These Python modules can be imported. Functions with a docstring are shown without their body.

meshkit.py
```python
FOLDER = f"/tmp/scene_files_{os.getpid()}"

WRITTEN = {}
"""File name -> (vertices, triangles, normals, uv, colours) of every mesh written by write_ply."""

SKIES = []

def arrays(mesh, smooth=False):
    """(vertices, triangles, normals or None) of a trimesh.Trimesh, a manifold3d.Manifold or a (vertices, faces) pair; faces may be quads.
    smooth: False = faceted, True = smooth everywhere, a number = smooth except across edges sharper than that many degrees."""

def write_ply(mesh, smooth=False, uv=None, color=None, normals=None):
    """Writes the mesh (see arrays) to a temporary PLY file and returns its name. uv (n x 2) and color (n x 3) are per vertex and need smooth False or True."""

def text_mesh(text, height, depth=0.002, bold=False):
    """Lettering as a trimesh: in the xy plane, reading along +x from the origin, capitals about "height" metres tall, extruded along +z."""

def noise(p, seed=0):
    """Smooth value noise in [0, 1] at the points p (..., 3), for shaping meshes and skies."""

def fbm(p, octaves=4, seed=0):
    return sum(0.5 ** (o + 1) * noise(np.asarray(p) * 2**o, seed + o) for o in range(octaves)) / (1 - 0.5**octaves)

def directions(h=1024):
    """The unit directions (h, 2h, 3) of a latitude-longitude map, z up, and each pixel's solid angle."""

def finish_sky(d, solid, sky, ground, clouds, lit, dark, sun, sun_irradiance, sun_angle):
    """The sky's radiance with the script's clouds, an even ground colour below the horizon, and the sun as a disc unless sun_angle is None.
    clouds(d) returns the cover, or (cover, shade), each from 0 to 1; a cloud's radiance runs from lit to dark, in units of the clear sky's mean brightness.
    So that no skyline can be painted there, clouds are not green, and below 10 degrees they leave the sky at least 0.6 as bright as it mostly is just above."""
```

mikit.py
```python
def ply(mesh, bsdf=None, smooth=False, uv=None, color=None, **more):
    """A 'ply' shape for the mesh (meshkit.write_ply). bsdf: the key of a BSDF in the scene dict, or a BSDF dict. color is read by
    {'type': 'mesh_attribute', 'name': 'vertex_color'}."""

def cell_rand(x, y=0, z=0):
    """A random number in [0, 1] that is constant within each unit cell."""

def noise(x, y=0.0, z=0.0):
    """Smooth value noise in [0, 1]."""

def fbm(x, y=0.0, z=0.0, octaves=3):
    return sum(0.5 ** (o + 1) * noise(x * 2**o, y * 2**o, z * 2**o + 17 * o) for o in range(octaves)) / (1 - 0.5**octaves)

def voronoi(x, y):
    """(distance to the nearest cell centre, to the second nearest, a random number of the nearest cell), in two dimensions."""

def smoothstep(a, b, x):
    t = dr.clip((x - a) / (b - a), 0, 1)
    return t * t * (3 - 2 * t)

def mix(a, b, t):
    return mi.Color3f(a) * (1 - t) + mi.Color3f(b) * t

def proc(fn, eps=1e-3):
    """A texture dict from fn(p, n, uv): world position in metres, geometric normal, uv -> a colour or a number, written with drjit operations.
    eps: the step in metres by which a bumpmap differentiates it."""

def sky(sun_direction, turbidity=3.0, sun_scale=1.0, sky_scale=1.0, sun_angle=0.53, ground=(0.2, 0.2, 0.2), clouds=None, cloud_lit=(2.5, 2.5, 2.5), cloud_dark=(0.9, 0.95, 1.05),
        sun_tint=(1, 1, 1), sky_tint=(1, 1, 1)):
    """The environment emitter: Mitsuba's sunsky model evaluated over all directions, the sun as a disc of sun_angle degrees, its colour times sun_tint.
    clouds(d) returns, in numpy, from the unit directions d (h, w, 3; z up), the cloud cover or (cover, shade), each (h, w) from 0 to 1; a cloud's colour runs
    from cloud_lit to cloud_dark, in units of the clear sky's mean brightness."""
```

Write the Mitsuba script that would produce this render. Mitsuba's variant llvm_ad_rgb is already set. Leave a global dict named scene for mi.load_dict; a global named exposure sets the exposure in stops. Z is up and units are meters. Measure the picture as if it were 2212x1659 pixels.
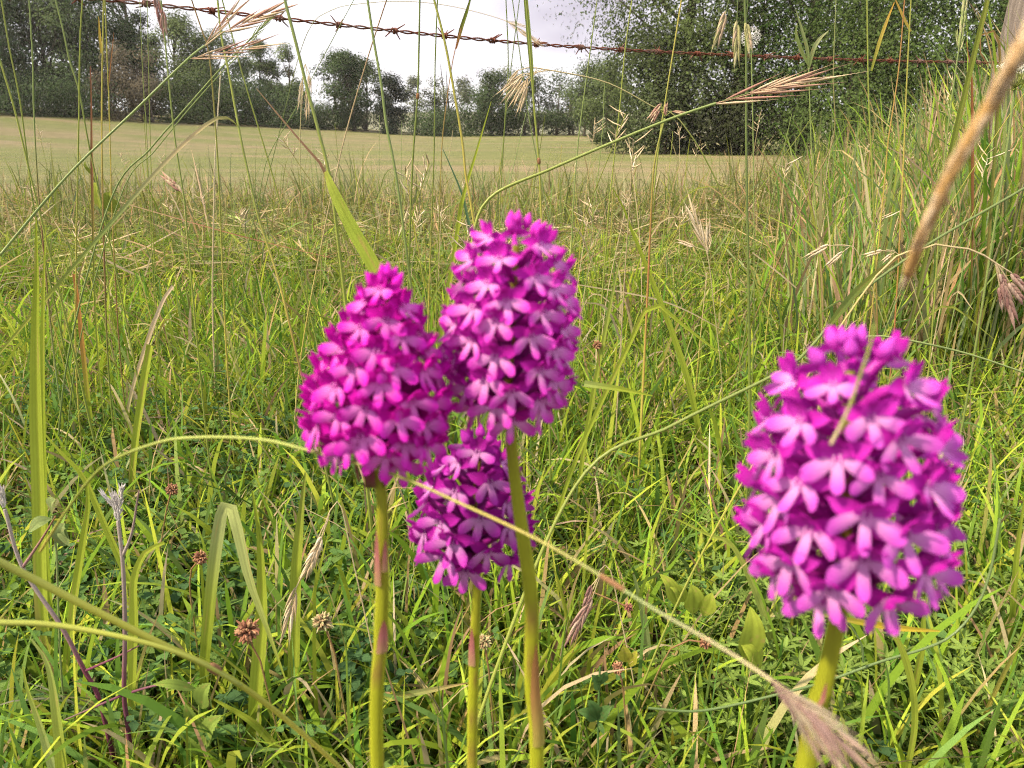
import math
import numpy as np, trimesh, mitsuba as mi, mikit, meshkit
T = mi.ScalarTransform4f
scene, labels = {}, {}

# ------------------------------------------------------------------ camera, sky, exposure
CAM_H, PITCH, FOV = 0.45, math.radians(19.4), 67.0
F = 512 / math.tan(math.radians(FOV / 2))
CP, SP = math.cos(PITCH), math.sin(PITCH)
scene['camera'] = {'type': 'thinlens', 'fov': FOV, 'fov_axis': 'x', 'aperture_radius': 0.00055, 'focus_distance': 0.8,
                   'near_clip': 0.01, 'far_clip': 900.0,
                   'to_world': T().look_at(origin=[0, 0, CAM_H], target=[0, CP, CAM_H - SP], up=[0, 0, 1])}
SUN = (-0.55, -0.30, 0.78)


def cloud_cover(d):
    az = np.arctan2(d[..., 0], np.maximum(d[..., 1], 1e-6))
    q = d / np.maximum(d[..., 2:3] + 0.25, 0.05)
    n = meshkit.fbm(q * np.array([1.1, 1.1, 0.6]) + 50.7, 5)
    m = meshkit.fbm(q * np.array([2.6, 2.6, 1.0]) + 58.0, 4)
    shade = np.clip((n - 0.42) * 2.6, 0, 1) * 0.75 + 0.25 * np.clip((m - 0.4) * 2, 0, 1)
    return np.ones_like(n), shade


scene['sky_light'] = mikit.sky(SUN, turbidity=4, sun_scale=0.74, sun_angle=3.5, clouds=cloud_cover, cloud_lit=(2.0, 1.97, 2.04), cloud_dark=(0.47, 0.385, 0.61),
                               ground=(0.12, 0.13, 0.06), sun_tint=(1.0, 0.99, 0.98))
exposure = 2.9
scene['air'] = {'type': 'homogeneous', 'albedo': {'type': 'rgb', 'value': [0.95, 0.955, 0.96]}, 'sigma_t': 0.0004}
scene['camera']['medium'] = {'type': 'ref', 'id': 'air'}

# ------------------------------------------------------------------ helpers
S = 1024 / 2212.0        # the coordinates below were read off a 2212 pixel wide view of the photograph


def on_plane(px, py, Y):
    """The point of the upright plane y = Y seen at (px, py)."""
    u, v = (px * S - 512) / F, (384 - py * S) / F
    d = np.array([u, CP + v * SP, -SP + v * CP])
    return np.array([0, 0, CAM_H]) + d * (Y / d[1])


def smooth01(a, b, x):
    t = np.clip((np.asarray(x, float) - a) / (b - a), 0, 1)
    return t * t * (3 - 2 * t)


def gz(x, y):
    """Height of the ground."""
    x, y = np.asarray(x, float), np.asarray(y, float)
    near = 0.015 * (meshkit.fbm(np.stack([x * 1.7, y * 1.7, x * 0 + 5], -1), 3) - 0.5) + 0.0 * x
    bank = 0.16 * smooth01(0.55, 1.9, x) * smooth01(0.7, 1.8, y) * (1 - smooth01(3.8, 7, y))
    ys = [-50, 3.9, 5.0, 7, 10, 20, 40, 80, 130, 400, 1500]
    zs = [0, 0, -0.10, -0.28, -0.50, -0.85, -1.38, -1.62, -3.2, -13, -60]
    base = np.interp(y, ys, zs)
    tilt = 2.6 * smooth01(2, 52, -x) * smooth01(8, 68, y)
    roll = 0.12 * smooth01(12, 30, y) * (meshkit.fbm(np.stack([x * 0.05, y * 0.05, x * 0], -1), 2) - 0.5)
    return base + near + bank + tilt + roll


def ground_at(px, py):
    """Where the ray through (px, py) meets the ground."""
    u, v = (px * S - 512) / F, (384 - py * S) / F
    d = np.array([u, CP + v * SP, -SP + v * CP])
    ts = np.geomspace(0.2, 150, 4000)
    p = np.array([0, 0, CAM_H]) + ts[:, None] * d
    hit = np.nonzero(p[:, 2] < gz(p[:, 0], p[:, 1]))[0]
    return p[hit[0]] if len(hit) else p[-1]


def numbered(name):
    if name not in used:
        used[name] = 0
        return name
    used[name] += 1
    return f'{name}_{used[name]:03d}'


used = {}


def tag(key, label=None, cat=None, group=None, kind=None):
    d = {}
    if label: d['label'] = label
    if cat: d['category'] = cat
    if group: d['group'] = group
    if kind: d['kind'] = kind
    labels[key] = d
    return key


def thing(name, label, cat, group=None):
    return tag(numbered(name), label, cat, group)


def put(name, parent, shape, label=None):
    key = numbered(f'{parent}__{name}' if parent else name)
    scene[key] = shape
    if label: labels[key] = {'label': label}
    return key


def ply(vf, bsdf, smooth=True, color=None, **kw):
    return mikit.ply(vf, bsdf, smooth=smooth, color=color, **kw)


def spline(pts, n):
    """Catmull-Rom through the points, n samples."""
    p = np.asarray(pts, float)
    if len(p) == 2:
        return p[0] + (p[1] - p[0]) * np.linspace(0, 1, n)[:, None]
    q = np.vstack([2 * p[0] - p[1], p, 2 * p[-1] - p[-2]])
    seg = np.linalg.norm(np.diff(p, axis=0), axis=1)
    u = np.concatenate([[0], np.cumsum(seg)]) / seg.sum()
    s = np.linspace(0, 1, n)
    i = np.clip(np.searchsorted(u, s, 'right') - 1, 0, len(p) - 2)
    t = ((s - u[i]) / (u[i + 1] - u[i]))[:, None]
    a, b, c, d = q[i], q[i + 1], q[i + 2], q[i + 3]
    return 0.5 * (2 * b + (c - a) * t + (2 * a - 5 * b + 4 * c - d) * t * t + (3 * b - a - 3 * c + d) * t ** 3)


def frames(p):
    t = np.gradient(p, axis=0)
    t /= np.linalg.norm(t, axis=1, keepdims=True) + 1e-12
    ref = np.array([0.31, -0.92, 0.12]); ref /= np.linalg.norm(ref)
    a = np.cross(t, ref); a /= np.linalg.norm(a, axis=1, keepdims=True) + 1e-9
    return t, a, np.cross(t, a)


def keycol(cols, s):
    cols = np.asarray(cols, float)
    if cols.ndim == 1: cols = cols[None]
    if len(cols) == 1: return np.repeat(cols, len(s), 0)
    k = np.linspace(0, 1, len(cols))
    return np.stack([np.interp(s, k, cols[:, i]) for i in range(3)], 1)


def tube(p, r, cols, sides=7, cap=True):
    """(v, f, c): a tapered tube along p with a colour that runs along it."""
    p = np.asarray(p, float); n = len(p)
    r = np.broadcast_to(r, (n,)) if np.ndim(r) == 0 else np.interp(np.linspace(0, 1, n), np.linspace(0, 1, len(r)), r)
    _, a, b = frames(p)
    ang = np.arange(sides) * 2 * np.pi / sides
    v = p[:, None] + r[:, None, None] * (np.cos(ang)[None, :, None] * a[:, None] + np.sin(ang)[None, :, None] * b[:, None])
    i, j = np.meshgrid(np.arange(n - 1), np.arange(sides), indexing='ij')
    k = (j + 1) % sides
    q = np.stack([i * sides + j, i * sides + k, (i + 1) * sides + k, (i + 1) * sides + j], -1).reshape(-1, 4)
    f = np.vstack([q[:, [0, 1, 2]], q[:, [0, 2, 3]]])
    v = v.reshape(-1, 3)
    c = np.repeat(keycol(cols, np.linspace(0, 1, n)), sides, 0)
    if cap:
        v = np.vstack([v, p[-1:], p[:1]]); c = np.vstack([c, c[-1:], c[:1]])
        m, jj = n * sides, np.arange(sides)
        f = np.vstack([f, np.stack([(n - 1) * sides + jj, (n - 1) * sides + (jj + 1) % sides, jj * 0 + m], 1), np.stack([(jj + 1) % sides, jj, jj * 0 + m + 1], 1)])
    return v, f, c


def join(parts):
    vs, fs, cs, at = [], [], [], 0
    for v, f, c in parts:
        vs.append(v); fs.append(f + at); cs.append(c); at += len(v)
    return np.vstack(vs), np.vstack(fs), np.vstack(cs)


def shape(m, bsdf, smooth=True):
    return ply((m[0], m[1]), bsdf, smooth, m[2])


def ribbon(p, w, cols, face=(0, -1, 0.25), fold=0.25, twist=0.0, edge=None):
    """A grass blade: a folded ribbon along p, facing about 'face'. w: widths along it."""
    p = np.asarray(p, float); n = len(p)
    s = np.linspace(0, 1, n)
    w = np.interp(s, np.linspace(0, 1, len(w)), w)
    t = np.gradient(p, axis=0); t /= np.linalg.norm(t, axis=1, keepdims=True) + 1e-12
    fdir = np.asarray(face, float); fdir = fdir / np.linalg.norm(fdir)
    side = np.cross(t, fdir); side /= np.linalg.norm(side, axis=1, keepdims=True) + 1e-9
    nor = np.cross(side, t)
    a = twist * s
    side, nor = side * np.cos(a)[:, None] + nor * np.sin(a)[:, None], nor * np.cos(a)[:, None] - side * np.sin(a)[:, None]
    off = np.linspace(-0.5, 0.5, 11); m = 11
    dep = np.abs(off) * 2 * fold
    v = p[:, None] + (w[:, None, None] * off[None, :, None]) * side[:, None] + (w[:, None, None] * 0.5 * dep[None, :, None]) * nor[:, None]
    vein = np.array([0.94, 1.06, 0.92, 1.05, 0.95, 0.80, 0.97, 1.05, 0.92, 1.06, 0.95])
    c = np.repeat(keycol(cols, s), m, 0).reshape(n, m, 3) * vein[None, :, None]
    along = np.stack([np.broadcast_to(off * 3, (n, m)), np.broadcast_to((s * 9)[:, None], (n, m)), np.full((n, m), 40 * p[0, 0] + 17 * p[-1, 2])], -1)
    c = c * (0.84 + 0.32 * meshkit.fbm(along, 3))[..., None]
    dry = smooth01(0.74, 0.86, meshkit.noise(along * np.array([1.6, 1.3, 1]) + 9.0))[..., None] * 0.55
    c = c * (1 - dry) + np.array([0.34, 0.25, 0.09]) * c.mean() / 0.19 * dry
    i, j = np.meshgrid(np.arange(n - 1), np.arange(m - 1), indexing='ij')
    q = np.stack([i * m + j, i * m + j + 1, (i + 1) * m + j + 1, (i + 1) * m + j], -1).reshape(-1, 4)
    return v.reshape(-1, 3), np.vstack([q[:, [0, 1, 2]], q[:, [0, 2, 3]]]), c.reshape(-1, 3)


# ------------------------------------------------------------------ materials
VC = {'type': 'mesh_attribute', 'name': 'vertex_color'}
scene['grass_blade_material'] = {'type': 'principledthin', 'base_color': VC, 'roughness': 0.36, 'diff_trans': 0.75, 'eta': 1.5, 'spec_trans': 0.0}
scene['petal_material'] = {'type': 'principledthin', 'base_color': VC, 'roughness': 0.6, 'diff_trans': 0.7, 'eta': 1.2, 'spec_trans': 0.0}
scene['leaf_material'] = {'type': 'principledthin', 'base_color': VC, 'roughness': 0.5, 'diff_trans': 0.6, 'eta': 1.35, 'spec_trans': 0.0}
scene['stem_material'] = {'type': 'twosided', 'bsdf': {'type': 'principled', 'base_color': VC, 'roughness': 0.45, 'specular': 0.4}}
scene['dry_material'] = {'type': 'twosided', 'bsdf': {'type': 'principled', 'base_color': VC, 'roughness': 0.75, 'specular': 0.2}}


def bark_colour(p, n, uv):
    k = mikit.fbm(p.x * 6, p.y * 6, p.z * 1.2, 3)
    return mikit.mix((0.035, 0.028, 0.022), (0.13, 0.11, 0.085), k)


scene['bark_material'] = {'type': 'twosided', 'bsdf': {'type': 'principled', 'base_color': mikit.proc(bark_colour), 'roughness': 0.9, 'specular': 0.1}}


def rust_colour(p, n, uv):
    k = mikit.fbm(p.x * 260, p.y * 260, p.z * 260, 3)
    j = mikit.smoothstep(0.45, 0.7, mikit.fbm(p.x * 22, p.y * 22, p.z * 22, 2))
    c = mikit.mix((0.055, 0.018, 0.012), (0.22, 0.075, 0.045), k)
    return mikit.mix(c, (0.20, 0.15, 0.13), j * 0.55)


scene['rust_material'] = {'type': 'twosided', 'bsdf': {'type': 'principled', 'base_color': mikit.proc(rust_colour), 'roughness': 0.8, 'specular': 0.3, 'metallic': 0.15}}


def post_colour(p, n, uv):
    g = mikit.fbm(p.x * 130, p.y * 130, p.z * 5, 4)
    b = mikit.noise(p.x * 14, p.y * 14, p.z * 3)
    c = mikit.mix((0.07, 0.055, 0.045), (0.30, 0.265, 0.235), g)
    return mikit.mix(c, (0.26, 0.24, 0.16), mikit.smoothstep(0.55, 0.85, b) * 0.5)


scene['post_material'] = {'type': 'twosided', 'bsdf': {'type': 'principled', 'base_color': mikit.proc(post_colour), 'roughness': 0.9, 'specular': 0.15}}


def soil_colour(p, n, uv):
    a = mikit.fbm(p.x * 60, p.y * 60, 0.0, 4)
    b = mikit.smoothstep(0.4, 0.75, mikit.fbm(p.x * 9, p.y * 9, 3.0, 3))
    c = mikit.mix((0.022, 0.015, 0.010), (0.11, 0.075, 0.045), a)
    c = mikit.mix(c, (0.06, 0.065, 0.022), b * 0.6)
    thatch = mikit.mix((0.10, 0.105, 0.045), (0.20, 0.175, 0.095), a)
    return mikit.mix(c, thatch, mikit.smoothstep(1.4, 2.6, p.y))


scene['soil_material'] = {'type': 'twosided', 'bsdf': {'type': 'principled', 'base_color': mikit.proc(soil_colour), 'roughness': 1.0, 'specular': 0.05}}


def field_colour(p, n, uv):
    fine = mikit.fbm(p.x * 2.2, p.y * 1.6, 1.0, 4)
    streak = mikit.fbm(p.x * 0.14 + p.y * 0.06, p.y * 0.55 + p.x * 0.10, 2.0, 4)
    broad = mikit.fbm(p.x * 0.06, p.y * 0.05, 4.0, 3)
    green = mikit.mix((0.060, 0.075, 0.023), (0.094, 0.105, 0.036), fine)
    tan = mikit.mix((0.100, 0.084, 0.047), (0.148, 0.122, 0.074), fine)
    near = 1 - mikit.smoothstep(9.0, 26.0, p.y - p.x * 0.4)
    k = mikit.smoothstep(0.36, 0.66, streak * 0.6 + broad * 0.4 + near * 0.16 + 0.01)
    return mikit.mix(green, tan, 0.10 + 0.75 * k)


scene['field_material'] = {'type': 'twosided', 'bsdf': {'type': 'principled', 'base_color': mikit.proc(field_colour), 'roughness': 1.0, 'specular': 0.03, 'sheen': 0.4}}


# ------------------------------------------------------------------ the ground
def sheet(xs, ys):
    X, Y = np.meshgrid(xs, ys)
    v = np.stack([X, Y, gz(X, Y)], -1).reshape(-1, 3)
    n, m = len(ys), len(xs)
    i, j = np.meshgrid(np.arange(n - 1), np.arange(m - 1), indexing='ij')
    q = np.stack([i * m + j, i * m + j + 1, (i + 1) * m + j + 1, (i + 1) * m + j], -1).reshape(-1, 4)
    return v, np.vstack([q[:, [0, 1, 2]], q[:, [0, 2, 3]]])


side_x = np.concatenate([-np.geomspace(600, 6.5, 60), np.linspace(-6, 6, 121), np.geomspace(6.5, 600, 60)])
VERGE_END = 4.0
v, f = sheet(side_x, np.concatenate([-np.geomspace(200, 1.2, 25), np.linspace(-1, VERGE_END, 100)]))
near = (np.abs(v[:, 0]) < 5) & (v[:, 1] > -2) & (v[:, 1] < 3.9)
v[near, 2] += 0.012 * (meshkit.fbm(v[near] * np.array([14, 14, 1]), 3) - 0.5)
scene['verge_soil'] = ply((v, f), 'soil_material', True)
tag('verge_soil', 'brown soil and litter showing between the grass of the verge', 'ground', kind='structure')
scene['mown_field'] = ply(sheet(side_x, np.concatenate([np.linspace(VERGE_END, 12, 50), np.geomspace(12.3, 700, 140)])), 'field_material', True)
tag('mown_field', 'mown olive and tan hay field behind the wire', 'field', kind='structure')


# ------------------------------------------------------------------ the hazy air
scene['haze'] = {'type': 'cube', 'to_world': T().translate([0, 250, -6.5]).scale([612, 462, 24]), 'bsdf': {'type': 'null'}, 'interior': {'type': 'ref', 'id': 'air'}}
tag('haze', 'thin pale haze in the air over the field', 'haze', kind='stuff')


# ------------------------------------------------------------------ grass that nobody could count
def blades(root, L, w, az, lean, curl, c0, c1, nseg=5, side_rot=None):
    """Many thin blades as one mesh. lean: angle from upright at the root, curl: what it gains to the tip."""
    n = len(root)
    s = np.linspace(0, 1, nseg + 1)
    th = lean[:, None] + curl[:, None] * s[None] ** 1.5
    ds = L[:, None] / nseg
    hx = np.concatenate([np.zeros((n, 1)), np.cumsum(np.sin(th[:, :-1]) * ds, 1)], 1)
    hz = np.concatenate([np.zeros((n, 1)), np.cumsum(np.cos(th[:, :-1]) * ds, 1)], 1)
    d = np.stack([np.cos(az), np.sin(az), az * 0], 1)
    p = root[:, None] + hx[..., None] * d[:, None] + hz[..., None] * np.array([0, 0, 1.0])
    p[..., 2] = np.maximum(p[..., 2], root[:, None, 2] + 0.004 + 0.006 * (np.arange(n) % 7)[:, None] / 7)
    tan = np.stack([np.sin(th)[..., None] * d[:, None, :1], np.sin(th)[..., None] * d[:, None, 1:2], np.cos(th)[..., None]], -1)[..., 0, :]
    side = np.stack([-np.sin(az), np.cos(az), az * 0], 1)[:, None] + np.zeros_like(p)
    nor = np.cross(side, tan)
    r = (np.zeros(n) if side_rot is None else side_rot)[:, None, None]
    side = side * np.cos(r) + nor * np.sin(r)
    prof = np.clip(np.minimum(0.55 + 2.2 * s, 1.0) * np.sqrt(np.clip(1 - s ** 2.2, 0, 1)), 0.04, 1)
    half = 0.5 * w[:, None, None] * prof[None, :, None] * side
    v = np.stack([p - half, p + half], 2).reshape(-1, 3)
    c = c0[:, None] * (1 - s)[None, :, None] + c1[:, None] * s[None, :, None]
    c = np.repeat(c[:, :, None], 2, 2).reshape(-1, 3)
    b = (np.arange(n) * 2 * (nseg + 1))[:, None] + 2 * np.arange(nseg)[None]
    q = np.stack([b, b + 1, b + 3, b + 2], -1).reshape(-1, 4)
    return v, np.vstack([q[:, [0, 1, 2]], q[:, [0, 2, 3]]]), np.clip(c, 0.003, 0.9)


GREENS = np.array([1.18, 1.32, 1.15]) * np.array([[0.185, 0.265, 0.034], [0.135, 0.215, 0.030], [0.235, 0.300, 0.045], [0.090, 0.165, 0.035], [0.120, 0.190, 0.060], [0.270, 0.310, 0.050]])
DRY = np.array([[0.42, 0.33, 0.17], [0.33, 0.24, 0.12], [0.50, 0.42, 0.26], [0.31, 0.23, 0.12], [0.38, 0.33, 0.20]])


def palette(r, cols, n, jitter=0.16):
    c = cols[r.integers(0, len(cols), n)]
    return c * (1 + jitter * r.standard_normal((n, 1))) * (1 + 0.06 * r.standard_normal((n, 3)))


def scatter(r, n, y0, y1, inside=True, tuss=0.65, spread=0.035):
    """Root points of the verge, gathered in tussocks; inside: only where the picture looks."""
    out, m = [], 0
    tn = max(int(n / 22), 8)
    while m < n:
        k = int(n * 1.5)
        y = y0 + (y1 - y0) * r.random(k) ** 0.9
        lim = 0.72 * y + 0.16
        x = (r.random(k) * 2 - 1) * (lim if inside else 3.6)
        if not inside:
            keep = (np.abs(x) > lim) | (y < 0.3)
            x, y = x[keep], y[keep]
        d = meshkit.fbm(np.stack([x * 5, y * 5, x * 0 + 1.5], -1), 3)
        keep = r.random(len(x)) < smooth01(0.24, 0.56, d) * 0.85 + 0.15
        out.append(np.stack([x, y], 1)[keep]); m += keep.sum()
    p = np.vstack(out)[:n]
    cen = p[r.integers(0, len(p), tn)]
    t = r.random(n) < tuss
    own = cen[r.integers(0, tn, n)]
    off = r.standard_normal((n, 2)) * spread
    p = np.where(t[:, None], own + off, p)
    az = np.where(t, np.arctan2(off[:, 1], off[:, 0]) + 0.7 * r.standard_normal(n), r.random(n) * 2 * np.pi)
    return np.stack([p[:, 0], p[:, 1], gz(p[:, 0], p[:, 1]) - 0.004], 1), az


def grass(key, seed, n, y0, y1, hl, hw, label, cat='grass', cols=GREENS, dry=0.12, lean=(0.28, 0.22), curl=(0.75, 0.5), inside=True, tuss=0.65, nseg=5, tall=None, spread=0.035, mat='grass_blade_material', lift=0.0):
    r = np.random.default_rng(seed)
    root, az = scatter(r, n, y0, y1, inside, tuss, spread)
    root[:, 2] += lift * r.random(n)
    L = np.clip(hl[0] + hl[1] * r.standard_normal(n), hl[0] * 0.35, hl[0] * 2.2)
    if tall is not None: L *= tall(root[:, 0], root[:, 1])
    w = np.clip(hw[0] + hw[1] * r.standard_normal(n), hw[0] * 0.4, hw[0] * 2.6)
    le = np.abs(lean[0] + lean[1] * r.standard_normal(n)); cu = np.abs(curl[0] + curl[1] * r.standard_normal(n))
    g = palette(r, cols, n)
    patch = meshkit.fbm(np.stack([root[:, 0] * 2.2, root[:, 1] * 2.2, root[:, 0] * 0 + 9], -1), 3)[:, None]
    g = g * (0.78 + 0.44 * patch)
    g = np.where(r.random((n, 1)) < 0.5, g, g * np.array([1.06, 1.0, 0.9]))
    isdry = (r.random((n, 1)) < dry)
    dcol = palette(r, DRY, n)
    c0 = np.where(isdry, dcol, g * np.array([0.95, 0.9, 0.8]))
    c1 = np.where(isdry, dcol * 1.05, g * np.array([1.08, 1.06, 1.0]))
    tipdry = (r.random((n, 1)) < 0.10)
    c1 = np.where(tipdry & ~isdry, palette(r, DRY, n), c1)
    m = blades(root, L, w, az, le, cu, c0, c1, nseg, r.uniform(-0.9, 0.9, n))
    scene[key] = ply((m[0], m[1]), mat, False, m[2])
    tag(key, label, cat, kind='stuff')


right_tall = lambda x, y: 1 + 0.9 * smooth01(0.30, 0.58, x / np.maximum(y, 0.3)) * smooth01(0.8, 1.5, y)
DULL = np.array([[0.190, 0.245, 0.085], [0.145, 0.210, 0.075], [0.22, 0.27, 0.09], [0.17, 0.215, 0.11], [0.21, 0.27, 0.05]])
grass('meadow_grass', 11, 19000, 0.30, 1.20, (0.085, 0.035), (0.0029, 0.0011), 'long thin yellow green meadow grass in the foreground of the verge', nseg=7, curl=(0.95, 0.6), lean=(0.4, 0.3))
grass('broad_meadow_grass', 12, 6500, 0.33, 1.7, (0.095, 0.045), (0.0050, 0.0014), 'scattered broad green grass blades in the verge', nseg=7, curl=(0.9, 0.6), dry=0.05)
grass('verge_grass', 13, 42000, 0.95, 2.6, (0.080, 0.034), (0.0032, 0.0012), 'dense mixed green grass filling the middle of the verge', tall=right_tall, nseg=5, dry=0.12, lean=(0.6, 0.4), curl=(0.8, 0.6), tuss=0.75)
grass('far_verge_grass', 14, 36000, 2.1, 4.1, (0.070, 0.035), (0.0054, 0.0018), 'grey green tangled grass along the far edge of the verge', tall=right_tall, dry=0.10, cols=DULL, lean=(0.8, 0.5), curl=(0.8, 0.6), nseg=3)
grass('dry_litter', 15, 15000, 0.3, 4.0, (0.085, 0.035), (0.0021, 0.0008), 'dead straw coloured grass lying flat between the green blades', dry=1.0, lean=(1.35, 0.2), curl=(0.15, 0.15), tuss=0.3, nseg=3)
grass('side_grass', 16, 19000, -1.2, 4.0, (0.10, 0.045), (0.0034, 0.0012), 'mixed grass of the verge outside the middle', inside=False, nseg=3, tall=right_tall)


grass('cut_hay', 19, 11000, 1.9, 4.0, (0.13, 0.05), (0.0040, 0.0014), 'pale grey green and straw cut grass lying on top of the far verge', dry=0.42, cols=DULL * 1.2, lean=(1.35, 0.22), curl=(0.2, 0.25), tuss=0.55, nseg=3, spread=0.10, lift=0.075)
grass('edge_wisps', 17, 5200, 2.6, 4.4, (0.17, 0.07), (0.0040, 0.0014), 'taller pale thin grass along the field edge of the verge', dry=0.22, cols=DULL, lean=(0.25, 0.2), curl=(0.5, 0.4), nseg=5, tuss=0.5, spread=0.08)


def bank_side(r, n):
    y = r.uniform(1.15, 3.4, n * 4); q = r.uniform(0.30, 0.80, n * 4)
    d = meshkit.fbm(np.stack([q * y * 4, y * 4, y * 0 + 7.5], -1), 3)
    keep = (r.random(n * 4) < smooth01(0.30, 0.60, q)) & (r.random(n * 4) < 0.2 + 0.8 * smooth01(0.3, 0.6, d))
    y, q = y[keep][:n], q[keep][:n]
    x = q * y
    return np.stack([x, y, gz(x, y) - 0.004], 1)


r = np.random.default_rng(18)
root = bank_side(r, 7500); n = len(root)
isdry = r.random((n, 1)) < 0.26
c = np.where(isdry, palette(r, DRY, n), palette(r, np.vstack([GREENS, DULL * 1.15]), n))
m = blades(root, np.clip(0.27 + 0.09 * r.standard_normal(n), 0.08, 0.5) * (1 + 0.45 * smooth01(0.48, 0.68, root[:, 0] / root[:, 1])), np.clip(0.0052 + 0.0016 * r.standard_normal(n), 0.002, 0.01), r.random(n) * 6.28, np.abs(0.16 * r.standard_normal(n)), np.abs(0.5 + 0.5 * r.standard_normal(n)),
           c * 1.05, np.where(r.random((n, 1)) < 0.12, palette(r, DRY, n), c * 1.2), 7, r.uniform(-1.2, 1.2, n))
scene['bank_grass'] = ply((m[0], m[1]), 'grass_blade_material', False, m[2])
tag('bank_grass', 'tall rank yellow green grass on the bank at the right', 'grass', kind='stuff')


# stubble on the mown field
r = np.random.default_rng(21)
n = 16000
y = 3.9 + 9 * r.random(n) ** 1.6
x = (r.random(n) * 2 - 1) * (0.75 * y + 1.0)
root = np.stack([x, y, gz(x, y) - 0.003], 1)
c = np.where(r.random((n, 1)) < 0.5, palette(r, DRY * 0.36, n), palette(r, GREENS * np.array([0.56, 0.42, 0.9]), n))
m = blades(root, 0.022 + 0.018 * r.random(n), 0.004 + 0.0004 * y, r.random(n) * 6.28, 0.5 + 0.4 * r.random(n), 0.5 * r.random(n), c * 0.9, c, 2, r.uniform(-0.8, 0.8, n))
scene['field_stubble'] = ply((m[0], m[1]), 'grass_blade_material', False, m[2])
tag('field_stubble', 'short tan and green stubble of the mown field', 'stubble', kind='stuff')


# ------------------------------------------------------------------ low leafy ground cover
def leaflet(L, W, n=5, lob=0.0, cup=0.12):
    """A small oval leaf in its own frame: along +x, 3 vertices wide."""
    s = np.linspace(0, 1, n)
    w = W * 0.5 * np.sin(np.pi * np.clip(s, 0.04, 0.97) ** 0.85) * (1 + lob * np.cos(np.arange(n) * np.pi))
    v = np.concatenate([np.stack([s * L, k * w, cup * W * (abs(k)) - 0.25 * W * s * s], 1) for k in (-1, 0, 1)])
    q = []
    for k in range(2):
        for i in range(n - 1):
            q.append([k * n + i, k * n + i + 1, (k + 1) * n + i + 1, (k + 1) * n + i])
    q = np.array(q)
    return v, np.vstack([q[:, [0, 1, 2]], q[:, [0, 2, 3]]])


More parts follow.
